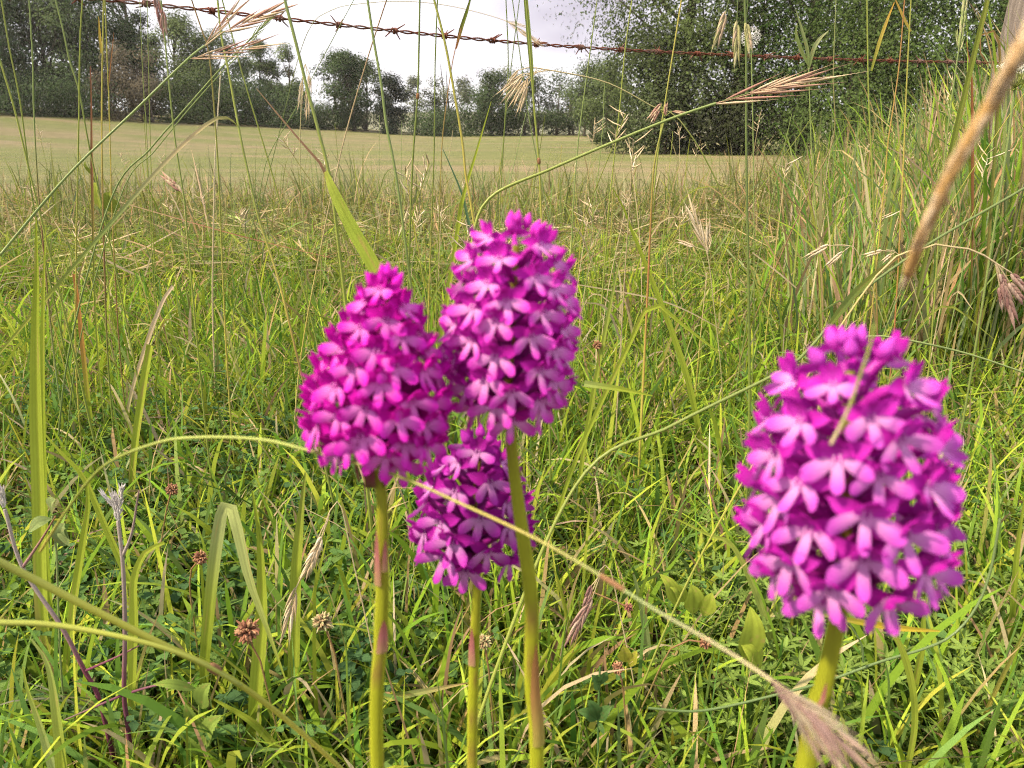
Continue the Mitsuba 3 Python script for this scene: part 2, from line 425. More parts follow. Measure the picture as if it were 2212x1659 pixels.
def rot(az, el, roll):
    ca, sa, ce, se, cr, sr = np.cos(az), np.sin(az), np.cos(el), np.sin(el), np.cos(roll), np.sin(roll)
    x = np.stack([ca * ce, sa * ce, se], -1)
    y0 = np.stack([-sa, ca, sa * 0], -1)
    z0 = np.cross(x, y0)
    y = y0 * cr[..., None] + z0 * sr[..., None]
    return np.stack([x, y, np.cross(x, y)], -1)


def many(leaf, pos, R, scale, col):
    v, f = leaf
    vs = np.einsum('kij,nj->kni', R, v) * scale[:, None, None] + pos[:, None]
    fs = f[None] + (np.arange(len(pos)) * len(v))[:, None, None]
    c = np.repeat(col[:, None], len(v), 1)
    return vs.reshape(-1, 3), fs.reshape(-1, 3), np.clip(c.reshape(-1, 3), 0.003, 0.9)


r = np.random.default_rng(31)
parts = []
for k in range(560):                                  # pinnate leaves of salad burnet, mostly left of the orchids
    px, py = (r.uniform(0, 900), r.uniform(880, 1640)) if k < 500 else (r.uniform(900, 2212), r.uniform(900, 1640))
    g = ground_at(px, py); az = r.random() * 6.28
    L = r.uniform(0.04, 0.075); m_ = 6
    t = np.linspace(0.2, 1, m_)
    z = 0.03 + r.uniform(0, 0.06)
    rach = np.stack([g[0] + np.cos(az) * L * np.linspace(0, 1, 6), g[1] + np.sin(az) * L * np.linspace(0, 1, 6), g[2] + z * np.linspace(0, 1, 6) ** 0.6], 1)
    col = np.array([[0.10, 0.19, 0.055], [0.14, 0.23, 0.06], [0.08, 0.16, 0.065]])[r.integers(0, 3)] * r.uniform(0.8, 1.25)
    parts.append(tube(rach, 0.0005, col * 0.9, 3, False))
    at = np.stack([np.interp(t, np.linspace(0, 1, 6), rach[:, i]) for i in range(3)], 1)
    for sgn in (-1, 1):
        R = rot(az + sgn * 1.25 + 0 * t, 0.15 + 0.2 * r.standard_normal(m_), 0.35 * r.standard_normal(m_))
        parts.append(many(leaflet(0.011, 0.0085, 6, 0.10), at, R, r.uniform(0.75, 1.2) * (0.7 + 0.4 * np.sin(np.pi * t)), np.repeat(col[None], m_, 0) * r.uniform(0.85, 1.15, (m_, 1))))
m = join(parts)
scene['burnet_leaves'] = shape(m, 'leaf_material')
tag('burnet_leaves', 'small toothed dark green leaflets of ground cover left of the orchids', 'ground cover', kind='stuff')

parts = []
for k in range(420):                                  # bedstraw: whorls of narrow pointed leaves up a thin stem, lower right
    px, py = (r.uniform(1450, 2250), r.uniform(1230, 1700)) if k < 370 else (r.uniform(600, 2212), r.uniform(850, 1500))
    g = ground_at(px, py); az = r.random() * 6.28; h = r.uniform(0.035, 0.085)
    le = r.uniform(0, 0.5)
    st = np.stack([g[0] + np.cos(az) * np.sin(le) * h * np.linspace(0, 1, 4), g[1] + np.sin(az) * np.sin(le) * h * np.linspace(0, 1, 4), g[2] + h * np.linspace(0, 1, 4)], 1)
    col = np.array([0.18, 0.27, 0.06]) * r.uniform(0.75, 1.2)
    parts.append(tube(st, 0.0005, col * 0.9, 3, False))
    for t in np.linspace(0.35, 1, 4):
        c_ = np.array([np.interp(t, np.linspace(0, 1, 4), st[:, i]) for i in range(3)])
        nn = 6; a_ = np.arange(nn) * 2 * np.pi / nn + r.random() * 6
        R = rot(a_, 0.35 + 0.25 * r.standard_normal(nn), 0.3 * r.standard_normal(nn))
        parts.append(many(leaflet(0.013, 0.0038, 4), np.repeat(c_[None], nn, 0), R, r.uniform(0.6, 1.0, nn), np.repeat(col[None], nn, 0) * r.uniform(0.85, 1.2, (nn, 1))))
m = join(parts)
scene['bedstraw'] = shape(m, 'leaf_material')
tag('bedstraw', 'pale green bedstraw with whorls of narrow leaves at lower right', 'ground cover', kind='stuff')


# ------------------------------------------------------------------ trees
def limb(p0, p1, r0, r1, rr, bend=0.12, n=6):
    L = np.linalg.norm(p1 - p0)
    mid = (p0 + p1) / 2 + rr.standard_normal(3) * L * bend
    return tube(spline([p0, mid, p1], n), [r0, r1], (0.1, 0.1, 0.1), 6)


def tree(label, px, base_py, Y, h, w, crown0, n, leaf, col, airy=0.0, seed=1, trunks=1, top=0.55, group=None, name='tree', sparse=1.0, trunk_r=None, cat='tree', off=0.0):
    """A tree whose trunk meets the ground near (px, base_py) of the photograph at distance Y. crown0: where the crown starts as a part of h."""
    rr = np.random.default_rng(seed)
    x = on_plane(px, base_py, Y)[0] + off
    z0 = float(gz(x, Y)) - 0.05
    key = thing(name, label, cat, group)
    tr = trunk_r or h * 0.017
    tp, lp = [], []
    tops = []
    for k in range(trunks):
        b = np.array([x + (rr.uniform(-0.35, 0.35) * w * 0.5 if trunks > 1 else 0), Y + (rr.uniform(-0.3, 0.3) if trunks > 1 else 0), z0])
        t_ = b + np.array([rr.uniform(-0.06, 0.06) * h, rr.uniform(-0.05, 0.05) * h, h * (0.93 if trunks == 1 else rr.uniform(0.7, 0.93))])
        m1 = b * 0.6 + t_ * 0.4 + rr.standard_normal(3) * np.array([0.02, 0.02, 0]) * h
        path = spline([b, m1, t_], 12)
        tp.append(tube(path, [tr * 1.5, tr, tr * 0.8, tr * 0.5, tr * 0.15], (0.1, 0.1, 0.1), 8))
        tops.append(path)
    nc = max(int(14 + n / 600), 18)
    cs = []
    for i in range(nc):
        for _ in range(40):
            u = rr.random(); rad = rr.random() ** 0.45; a = rr.random() * 6.283
            zc = crown0 + (1 - crown0) * u
            prof = np.sin(np.pi * np.clip(u, 0.02, 0.99) ** (math.log(0.5) / math.log(max(1 - top, 0.05)))) ** 0.62
            if crown0 < 0.12 and u < 1 - top: prof = max(prof, 0.8)
            p = np.array([x + np.cos(a) * rad * w / 2 * prof, Y + np.sin(a) * rad * w / 2 * prof, z0 + zc * h])
            if meshkit.noise(p[None] * (2.2 / max(w, 1.5)) + seed, seed)[0] > 0.31 * (0.62 + airy): break
        cs.append(p)
    cs = np.array(cs)
    for p in cs[:: max(1, nc // 26)]:
        path = tops[rr.integers(0, len(tops))]
        zt = np.clip((p[2] - z0) / h - 0.22, crown0 * 0.6, 0.85)
        q = path[int(zt / 0.93 * 11)]
        lp.append(limb(q, p, tr * 0.38, tr * 0.07, rr))
    put('trunk', key, shape(join(tp), 'bark_material'))
    put('limb', key, shape(join(lp), 'bark_material'))
    which = rr.integers(0, nc, n)
    size = w * (0.075 + 0.06 * rr.random(nc)) * (1.0 - 0.3 * airy) + 0.12
    g = rr.standard_normal((n, 3)); g *= np.minimum(1, 1.9 / np.linalg.norm(g, axis=1, keepdims=True))
    pos = cs[which] + g * size[which, None] * np.array([1.0, 1.0, 0.72])
    pos[:, 2] = np.maximum(pos[:, 2], z0 + 0.15)
    axis_ = pos - np.array([x, Y, z0 + h * 0.45]); axis_ /= np.linalg.norm(axis_, axis=1, keepdims=True)
    nt = g / (np.linalg.norm(g, axis=1, keepdims=True) + 1e-9) + 0.55 * axis_ + np.array([0, 0, 0.5]) + 0.28 * rr.standard_normal((n, 3))
    dirs = np.cross(nt, rr.standard_normal((n, 3))); dirs /= np.linalg.norm(dirs, axis=1, keepdims=True)
    sd = np.cross(dirs, nt); sd /= np.linalg.norm(sd, axis=1, keepdims=True)
    L = leaf * rr.uniform(0.6, 1.35, (n, 1))
    nn = np.cross(dirs, sd)
    v = np.stack([pos - dirs * L * 0.5, pos + sd * L * 0.32 + nn * L * 0.1, pos + dirs * L * 0.5, pos - sd * L * 0.32 + nn * L * 0.1], 1).reshape(-1, 3)
    b = np.arange(n) * 4
    f_ = np.vstack([np.stack([b, b + 1, b + 2], 1), np.stack([b, b + 2, b + 3], 1)])
    tone = (1 + 0.20 * rr.standard_normal(nc))[which][:, None] * (1 + 0.10 * rr.standard_normal((n, 1)))
    c = np.repeat(np.clip(np.asarray(col) * tone, 0.004, 0.6), 4, 0)
    put('crown', key, shape((v, f_, c), 'leaf_material', False))
    return key


DG, MG, LG, GG = (0.060, 0.092, 0.042), (0.084, 0.120, 0.050), (0.116, 0.158, 0.066), (0.130, 0.155, 0.100)
# label, px, base, Y, h, w, crown0, leaves, leaf, colour, airy, seed, trunks, top
TREES = [
    ('dense dark tree at the left edge of the wood', 20, 245, 62, 8.8, 8.5, 0.04, 18000, 0.204, DG, 0.1, 1, 1, 0.5),
    ('broad dark green tree, second from the left edge', 130, 243, 64, 9.3, 8.0, 0.04, 18000, 0.204, MG, 0.15, 2, 1, 0.55),
    ('rounded mid green tree left of the airy pale tree', 225, 244, 66, 9.2, 7.0, 0.05, 16000, 0.204, DG, 0.2, 3, 1, 0.5),
    ('tall airy grey green tree with sky showing through its crown', 285, 245, 74, 12.6, 6.2, 0.18, 7200, 0.204, GG, 0.9, 4, 1, 0.6),
    ('narrow dark conifer in the gap right of the airy tree', 318, 246, 70, 8.2, 3.2, 0.03, 10000, 0.177, (0.035, 0.052, 0.030), 0.0, 5, 1, 0.3),
    ('light green topped tree right of the dark conifer', 400, 248, 70, 8.0, 6.4, 0.06, 15000, 0.190, LG, 0.3, 6, 1, 0.6),
    ('low greyish brown leafless looking bush at the foot of the left wood', 300, 250, 60, 5.2, 5.0, 0.05, 7000, 0.163, (0.13, 0.115, 0.08), 0.3, 7, 3, 0.5),
    ('mid green tree in the middle of the left row', 480, 250, 72, 7.0, 6.0, 0.04, 13000, 0.190, MG, 0.2, 8, 2, 0.5),
    ('slender poplar like tree left of the gap in the row', 570, 256, 76, 6.9, 3.8, 0.05, 8400, 0.190, MG, 0.5, 9, 1, 0.55),
    ('slim poplar like tree nearest the gap in the row', 630, 260, 76, 6.9, 3.6, 0.05, 8400, 0.190, LG, 0.5, 10, 1, 0.55),
    ('dark bush below the slim poplar like trees', 520, 256, 68, 3.6, 6.5, 0.03, 8000, 0.177, DG, 0.1, 11, 3, 0.5),
    ('round topped tree standing right of the gap in the row', 745, 268, 72, 6.2, 5.8, 0.10, 13000, 0.184, DG, 0.35, 12, 2, 0.55),
    ('lighter green tree behind the dark cone shaped tree', 790, 268, 76, 5.9, 5.0, 0.10, 9000, 0.184, MG, 0.5, 13, 1, 0.6),
    ('small black green cone shaped tree in the middle distance', 845, 271, 70, 4.5, 2.8, 0.04, 8400, 0.163, (0.028, 0.040, 0.028), 0.0, 14, 1, 0.3),
    ('thin nearly bare sapling right of the dark cone shaped tree', 895, 272, 76, 4.7, 3.4, 0.18, 2600, 0.163, GG, 1.0, 15, 2, 0.6),
    ('tall airy pale tree standing alone in the gap of the row', 972, 272, 78, 6.8, 4.4, 0.16, 5800, 0.177, GG, 0.9, 16, 2, 0.6),
    ('dark low hedge bush at the foot of the lone airy tree', 960, 276, 70, 1.9, 7.0, 0.02, 7200, 0.163, DG, 0.1, 17, 4, 0.5),
    ('mid green tree right of the lone airy tree', 1065, 280, 72, 5.3, 5.4, 0.10, 10000, 0.177, DG, 0.45, 18, 2, 0.6),
    ('pale topped tree behind the middle of the right row', 1085, 282, 82, 6.3, 5.0, 0.10, 6000, 0.177, GG, 0.8, 19, 1, 0.65),
    ('open tree on bare trunks with sky below its crown', 1145, 283, 74, 5.3, 6.2, 0.12, 8000, 0.177, MG, 0.6, 20, 4, 0.6),
    ('second open tree on bare trunks with sky below its crown', 1215, 284, 74, 5.4, 6.4, 0.12, 8400, 0.177, DG, 0.6, 21, 4, 0.6),
    ('mid green tree touching the big tree at its left', 1285, 285, 70, 5.6, 5.8, 0.14, 12000, 0.177, MG, 0.35, 22, 3, 0.6),
    ('low dark bush at the left edge under the dense tree', 30, 248, 58, 3.0, 7.0, 0.02, 9000, 0.163, DG, 0.1, 24, 4, 0.5),
    ('low dark bush under the broad tree second from the left', 165, 248, 59, 2.8, 6.5, 0.02, 8400, 0.163, DG, 0.1, 25, 4, 0.5),
    ('low dark bush at the foot of the light green topped tree', 410, 252, 64, 3.4, 6.5, 0.02, 9000, 0.163, MG, 0.1, 26, 4, 0.5),
    ('low dark bush under the slim poplar like trees near the gap', 625, 262, 70, 2.8, 6.0, 0.02, 8000, 0.163, DG, 0.1, 27, 4, 0.5),
    ('low bush in the gap between the poplar like and round topped trees', 700, 266, 74, 1.7, 5.0, 0.02, 5200, 0.150, DG, 0.1, 28, 4, 0.5),
    ('narrow bright green bush between the row and the big tree', 1310, 290, 50, 4.6, 3.4, 0.06, 8000, 0.136, LG, 0.2, 23, 2, 0.5),
]
for a in TREES:
    tree(a[0], a[1], a[2], a[3], a[4], a[5], a[6], a[7], a[8], a[9], a[10], a[11], a[12], a[13], group='trees beyond the field')
BIG = [
    ('big grey green tree right of the open sky, its crown cut by the picture top', 1500, 330, 37, 15, 11.0, 0.10, 60000, 0.13, (0.088, 0.125, 0.044), 0.5, 41, 2, 0.5),
    ('dark green tree behind the oat spikelets right of the big tree', 1790, 335, 34, 14, 10.5, 0.10, 52000, 0.13, (0.044, 0.088, 0.022), 0.35, 42, 2, 0.5),
    ('dark tree behind the fence post at the right edge', 2110, 335, 33, 14, 10.0, 0.08, 40000, 0.13, (0.046, 0.090, 0.024), 0.25, 43, 2, 0.5),
    ('leafy bush under the dark tree right of the long brome spikelet', 1880, 340, 28, 5.6, 8.0, 0.04, 30000, 0.11, (0.080, 0.125, 0.038), 0.15, 44, 4, 0.55),
    ('leafy bush below the big grey green tree', 1420, 318, 34, 4.6, 5.0, 0.06, 14000, 0.12, (0.070, 0.095, 0.042), 0.3, 45, 4, 0.55),
    ('leafy bush behind the fence post at the right edge', 2190, 340, 25, 5.4, 6.5, 0.04, 20000, 0.11, (0.075, 0.120, 0.036), 0.15, 46, 4, 0.55),
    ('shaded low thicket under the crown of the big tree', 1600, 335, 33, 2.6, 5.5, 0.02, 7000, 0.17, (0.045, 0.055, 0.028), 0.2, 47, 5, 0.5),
]
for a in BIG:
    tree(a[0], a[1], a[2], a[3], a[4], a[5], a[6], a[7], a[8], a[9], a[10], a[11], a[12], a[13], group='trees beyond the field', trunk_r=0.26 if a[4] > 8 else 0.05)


# ------------------------------------------------------------------ fence: post and barbed wire
def wire_path():
    a = on_plane(-260, -42, 1.10); b = on_plane(235, 0, 1.22); c = on_plane(1165, 96, 1.52); d = on_plane(1800, 128, 1.86); e = on_plane(2110, 135, 2.04)
    return spline([a, b, c, d, e, e + (e - d) * 0.5], 260)


wp = wire_path()
fence = thing('barbed_wire', 'rusty two strand barbed wire stretched across the top of the picture', 'barbed wire')
seg = np.concatenate([[0], np.cumsum(np.linalg.norm(np.diff(wp, axis=0), axis=1))])
nst = 900
ss = np.linspace(0, seg[-1], nst)
cp = np.stack([np.interp(ss, seg, wp[:, i]) for i in range(3)], 1)
_, fa, fb = frames(cp)
for k in range(2):
    ph = ss / 0.052 * 2 * np.pi + k * np.pi
    st = cp + 0.0019 * (np.cos(ph)[:, None] * fa + np.sin(ph)[:, None] * fb)
    put('strand', fence, shape(tube(st, 0.0013, (0.2, 0.1, 0.05), 6), 'rust_material'))
rb = np.random.default_rng(5)
at = 0.035
while at < seg[-1] - 0.15:
    i = np.searchsorted(ss, at)
    c0, t0 = cp[i], (cp[i + 1] - cp[i]) / np.linalg.norm(cp[i + 1] - cp[i])
    ps = []
    for k in range(2):                       # each barb wire wraps the strands and leaves two cut ends
        ph = rb.random() * 6.28
        a = np.linspace(0, 2 * np.pi * 1.6, 22) + ph
        hel = c0 + 0.0040 * (np.cos(a)[:, None] * fa[i] + np.sin(a)[:, None] * fb[i]) + t0 * np.linspace(-0.004 + 0.004 * k, 0.002 + 0.004 * k, 22)[:, None]
        e0 = hel[0] + (hel[0] - hel[1]) / np.linalg.norm(hel[0] - hel[1]) * 0.010 + 0.004 * (hel[0] - c0) / 0.004 * 0.6 - t0 * 0.005
        e1 = hel[-1] + (hel[-1] - hel[-2]) / np.linalg.norm(hel[-1] - hel[-2]) * 0.010 + 0.004 * (hel[-1] - c0) / 0.004 * 0.6 + t0 * 0.005
        ps.append(tube(np.vstack([e0, hel, e1]), [0.0007] + [0.0013] * 20 + [0.0007], (0.2, 0.1, 0.05), 6))
    put('barb', fence, shape(join(ps), 'rust_material'))
    at += 0.093 * rb.uniform(0.93, 1.07)

pc = on_plane(2190, 134, 2.10)
rr = np.random.default_rng(8)
zs, an = np.linspace(float(gz(pc[0], pc[1])) - 0.1, 1.28, 40), np.linspace(0, 2 * np.pi, 48, endpoint=False)
A, Z = np.meshgrid(an, zs)
rad = 0.060 * (1 + 0.05 * (meshkit.fbm(np.stack([np.cos(A) * 7, np.sin(A) * 7, Z * 0.9], -1), 3) - 0.5) - 0.05 * np.clip(meshkit.noise(np.stack([np.cos(A) * 9, np.sin(A) * 9, Z * 0.7], -1)) - 0.72, 0, 1) / 0.28)
lean = (Z - 0.6) * 0.045
V = np.stack([pc[0] + 0.022 + lean + rad * np.cos(A), pc[1] + rad * np.sin(A), Z], -1).reshape(-1, 3)
i, j = np.meshgrid(np.arange(39), np.arange(48), indexing='ij'); k = (j + 1) % 48
q = np.stack([i * 48 + j, i * 48 + k, (i + 1) * 48 + k, (i + 1) * 48 + j], -1).reshape(-1, 4)
V = np.vstack([V, [[pc[0] + 0.022 + (1.28 - .6) * .045, pc[1], 1.30]]])
jj = np.arange(48)
scene['fence_post'] = ply((V, np.vstack([q[:, [0, 1, 2]], q[:, [0, 2, 3]], np.stack([39 * 48 + jj, 39 * 48 + (jj + 1) % 48, jj * 0 + len(V) - 1], 1)])), 'post_material', 50)
tag('fence_post', 'weathered grey wooden fence post at the top right corner', 'fence post')
used['fence_post'] = 0
st = pc + np.array([-0.036, -0.052, -0.004])
scene['fence_post__staple'] = shape(tube(spline([st + [0.004, .012, .012], st + [0, -.004, .010], st + [0, -.007, 0], st + [0, -.004, -.010], st + [0.004, .012, -.012]], 12), 0.0016, (.2, .1, .05), 6), 'rust_material')


# ------------------------------------------------------------------ orchids
def lobe(L, W, prof, ang, bend=0.0, cup=0.0, tilt=0.0, nu=9, nv=5, pale=None, main=None, k0=0.15, k1=0.95, dark=0.88):
    """One petal or lobe in the flower's frame: +z outward, +y up; ang from straight down, + to the flower's right."""
    s = np.linspace(0, 1, nu); t = np.linspace(-1, 1, nv)
    w = np.interp(s, np.linspace(0, 1, len(prof)), prof) * W / 2
    Sg, Tg = np.meshgrid(s, t, indexing='ij')
    a = Sg * L; b = Tg * w[:, None]
    end = np.where(s > 0.8, (s - 0.8) / 0.2, 0)[:, None]
    a = a - end * 0.10 * L * Tg ** 2
    z = bend * L * Sg ** 2 + cup * (Tg ** 2) * w[:, None] + tilt * a
    x = a * math.sin(ang) + b * math.cos(ang); y = -a * math.cos(ang) + b * math.sin(ang)
    v = np.stack([x, y, z], -1).reshape(-1, 3)
    i, j = np.meshgrid(np.arange(nu - 1), np.arange(nv - 1), indexing='ij')
    q = np.stack([i * nv + j, i * nv + j + 1, (i + 1) * nv + j + 1, (i + 1) * nv + j], -1).reshape(-1, 4)
    k = smooth01(k0, k1, Sg)[..., None]
    c = (np.asarray(pale) * (1 - k) + np.asarray(main) * k) * (1 - (1 - dark) * np.abs(Tg)[..., None] ** 2)
    return v, np.vstack([q[:, [0, 1, 2]], q[:, [0, 2, 3]]]), c.reshape(-1, 3)


WIDE, MID, OVATE = [0.50, 0.56, 0.70, 0.86, 0.96, 1.0, 0.97, 0.78], [0.70, 0.72, 0.78, 0.86, 0.94, 1.0, 0.98, 0.80], [0.35, 0.75, 1.0, 0.97, 0.8, 0.5, 0.08]


def flower_parts(r, pale, main, dark):
    j = lambda a: r.uniform(-a, a)
    a0 = 1.06 + j(0.10)
    lip = join([lobe(0.90, 0.42 * (1 + j(.12)), WIDE, a0 + j(.1), 0.12 + j(.10), -0.25, 0.30, pale=pale, main=main),
                lobe(0.90, 0.42 * (1 + j(.12)), WIDE, -a0 + j(.1), 0.12 + j(.10), -0.25, 0.30, pale=pale, main=main),
                lobe(0.82, 0.30 * (1 + j(.1)), MID, j(.1), 0.12 + j(.12), -0.2, 0.38, pale=pale, main=main, k0=0.2, k1=0.95),
                tube([[-0.07, 0.10, 0.02], [-0.07, 0.0, 0.10], [-0.07, -0.16, 0.13]], [0.03, 0.035, 0.01], pale, 5),
                tube([[0.07, 0.10, 0.02], [0.07, 0.0, 0.10], [0.07, -0.16, 0.13]], [0.03, 0.035, 0.01], pale, 5)])
    P = math.pi
    hood = join([lobe(0.58, 0.50, OVATE, P + j(.1), 0.75, 0.5, 0.15, pale=(np.asarray(main) + np.asarray(dark)) * 0.5, main=dark),
                 lobe(0.54, 0.44, OVATE, P - 0.62 + j(.1), 0.80, 0.5, 0.2, pale=(np.asarray(main) + np.asarray(dark)) * 0.5, main=dark),
                 lobe(0.54, 0.44, OVATE, P + 0.62 + j(.1), 0.80, 0.5, 0.2, pale=(np.asarray(main) + np.asarray(dark)) * 0.5, main=dark)])
    sep = [lobe(0.86, 0.50, OVATE, sg * (P * 0.60 + j(.18)), -0.25 + j(.25), 0.35, -0.05, pale=dark, main=np.asarray(main) * 0.3 + np.asarray(dark) * 0.75) for sg in (1, -1)]
    spur = tube(spline([[0, -0.03, 0.02], [0, -0.25, -0.45], [0, -0.55, -0.95], [0, -0.75, -1.35]], 8), [0.065, 0.05, 0.045, 0.04], dark, 6)
    return lip, hood, sep[0], sep[1], spur


def bud_mesh(main, dark):
    s = np.linspace(0, 1, 9)
    p = np.stack([0 * s, 0 * s, s * 1.0 - 0.25], 1)
    v, f, c = tube(p, [0.07, 0.16, 0.24, 0.28, 0.28, 0.23, 0.16, 0.08, 0.015], [dark, main, main], 8)
    return v, f, c


def orchid(label, axis, Y, prof, n, nbuds, size, pale, main, dark, seed, stem, sr, sheaths, Ylean=0.0, spread=0.92, bract=0.5):
    """axis: bottom and top of the flower head in the picture; prof: (height 0..1, half width in picture units); stem: its way down."""
    r = np.random.default_rng(seed)
    key = thing('pyramidal_orchid', label, 'orchid', 'pyramidal orchids in the foreground')
    b, t = on_plane(*axis[0], Y), on_plane(*axis[1], Y + Ylean)
    H = np.linalg.norm(t - b)
    ppm = np.linalg.norm(on_plane(axis[0][0] + 100, (axis[0][1] + axis[1][1]) / 2, Y) - on_plane(axis[0][0], (axis[0][1] + axis[1][1]) / 2, Y)) / 100
    up = (t - b) / H
    ex = np.array([1.0, 0, 0]); ex -= up * (ex @ up); ex /= np.linalg.norm(ex)
    ey = np.cross(up, ex)
    # stem
    pts = [on_plane(x_, y_, Y) for x_, y_ in stem][::-1]
    low = pts[0]; g = float(gz(low[0] * 0.9, Y))
    d = (pts[1] - pts[0]) / np.linalg.norm(pts[1] - pts[0])
    pts = [np.array([low[0] - d[0] * 0.02, Y, g - 0.01])] + ([np.array([low[0] - d[0] * 0.015, Y, (low[2] + g) / 2])] if low[2] - g > 0.08 else []) + pts
    path = spline(pts + [b, b + up * H * 0.88], 60)
    gcol = [(0.33, 0.36, 0.02), (0.37, 0.40, 0.02), (0.30, 0.34, 0.018), (0.20, 0.22, 0.015)]
    sv, sf, sc_ = tube(path, [sr * 1.15, sr * 1.1, sr, sr * 0.9, sr * 0.8, sr * 0.35], gcol, 20)
    rid = np.tile(1 + 0.035 * np.cos(np.arange(20) * 2 * np.pi / 20 * 5), 60)
    sv[:1200] = np.repeat(path, 20, 0) + (sv[:1200] - np.repeat(path, 20, 0)) * rid[:, None]
    sc_ = sc_ * (0.80 + 0.40 * meshkit.fbm(sv * np.array([700, 700, 60]) + seed, 3))[:, None]
    spot = smooth01(0.66, 0.78, meshkit.noise(sv * np.array([500, 500, 170]) + 3 * seed))[:, None] * 0.6
    put('stem', key, shape((sv, sf, sc_ * (1 - spot) + np.array([0.20, 0.10, 0.04]) * spot), 'stem_material'))
    for (sx, sy0, sy1, wrap, cols) in sheaths:
        q = np.array([on_plane(sx, sy0 + (sy1 - sy0) * k, Y) for k in np.linspace(0, 1, 9)])
        ii = [np.argmin(np.abs(path[:, 2] - z)) for z in q[:, 2]]
        cen = np.stack([np.interp(q[:, 2], path[:, 2], path[:, 0]), np.interp(q[:, 2], path[:, 2], path[:, 1]), q[:, 2]], 1)
        sgn = -1 if sx < 0.5 * (stem[0][0] + stem[-1][0]) else 1
        k = np.linspace(0, 1, 9)
        half = np.interp(k, [0, 0.3, 0.75, 1], [1.9, 1.6, 0.9, 0.05]) * wrap
        vs, cs_ = [], []
        for u in np.linspace(-1, 1, 7):
            a = math.pi * (1.38 if sgn < 0 else 1.62) + u * half
            rr_ = sr * (1.13 + 0.22 * k)
            vs.append(np.stack([cen[:, 0] + rr_ * np.cos(a), cen[:, 1] + rr_ * np.sin(a), cen[:, 2]], 1)); cs_.append(keycol(cols, k))
        i_, j_ = np.meshgrid(np.arange(6), np.arange(8), indexing='ij')
        q_ = np.stack([i_ * 9 + j_, i_ * 9 + j_ + 1, (i_ + 1) * 9 + j_ + 1, (i_ + 1) * 9 + j_], -1).reshape(-1, 4)
        put('sheath', key, shape((np.vstack(vs), np.vstack([q_[:, [0, 1, 2]], q_[:, [0, 2, 3]]]), np.vstack(cs_)), 'leaf_material'))
    # flowers
    kinds = [flower_parts(r, np.clip(np.asarray(pale) * r.uniform(0.85, 1.05), 0, .93), np.asarray(main) * r.uniform(0.82, 1.08), np.asarray(dark) * r.uniform(0.85, 1.15)) for _ in range(8)]
    kinds = [[shape(m_, 'petal_material') for m_ in kd] for kd in kinds]
    hs, ws = np.array([p[0] for p in prof]), np.array([p[1] for p in prof]) * ppm
    fine = np.linspace(0, 1, 200)
    dens = np.interp(fine, hs, ws) + 0.22 * ws.max()
    cum = np.concatenate([[0], np.cumsum(dens)[:-1]]) / np.sum(dens)
    for i in range(n):
        h = float(np.interp((i + 0.5) / n * 0.97, cum, fine))
        a = i * 2.39996 + r.uniform(-0.14, 0.14) + seed
        h = float(np.clip(h + r.uniform(-0.022, 0.022), 0, 1))
        rad = np.interp(h, hs, ws)
        sc = size * (1.05 - 0.30 * h ** 2.5) * r.uniform(0.92, 1.08)
        el = np.interp(h, [0, 0.3, 0.75, 1], [-0.22, -0.02, 0.30, 0.75]) + r.uniform(-0.14, 0.14)
        rv = math.cos(a) * ex + math.sin(a) * ey
        out = rv * math.cos(el) + up * math.sin(el)
        R0 = max(rad * spread - 0.42 * sc, 0.25 * sc)
        pos = b + up * (h * H) + rv * R0 * r.uniform(0.93, 1.05)
        yy = up - out * (up @ out); yy /= np.linalg.norm(yy)
        xx = np.cross(yy, out)
        roll = r.uniform(-0.20, 0.20)
        xx, yy = xx * math.cos(roll) + yy * math.sin(roll), yy * math.cos(roll) - xx * math.sin(roll)
        M = np.eye(4); M[:3, 0], M[:3, 1], M[:3, 2], M[:3, 3] = xx * sc, yy * sc, out * sc, pos
        fk = numbered(f'{key}__flower')
        kd = kinds[r.integers(0, 8)]
        for nm, m_ in zip(('lip', 'hood', 'sepal', 'sepal_001', 'spur'), kd):
            scene[f'{fk}__{nm}'] = {**m_, 'to_world': T(M)}
        root = b + up * max(h * H - 0.55 * R0 - 0.2 * sc, -0.1 * sc) + rv * sr * 0.5
        scene[f'{fk}__ovary'] = shape(tube(spline([root, (root + pos) / 2 + up * 0.1 * sc - rv * 0.05 * sc, pos - out * 0.02 * sc], 6), [0.13 * sc, 0.19 * sc, 0.09 * sc], [np.asarray(dark) * 0.55, np.asarray(dark) * 0.8], 6), 'stem_material')
    bm = shape(bud_mesh(main, dark), 'petal_material')
    for i in range(nbuds):
        a = i * 2.39996 + 1.0
        k = i / max(nbuds - 1, 1)
        rv = math.cos(a) * ex + math.sin(a) * ey
        el = 0.85 + 0.65 * k
        out = rv * math.cos(el) + up * math.sin(el)
        rad = ws[-1] * (1 - k) * 0.95 + 0.02 * size
        pos = b + up * H * (0.93 + 0.07 * k) + rv * rad
        x_ = np.cross(up, out); x_ /= np.linalg.norm(x_)
        M = np.eye(4); sc = size * (0.78 - 0.22 * k)
        M[:3, 0], M[:3, 1], M[:3, 2], M[:3, 3] = x_ * sc * 0.9, np.cross(out, x_) * sc * 0.9, out * sc, pos
        scene[numbered(f'{key}__bud')] = {**bm, 'to_world': T(M)}
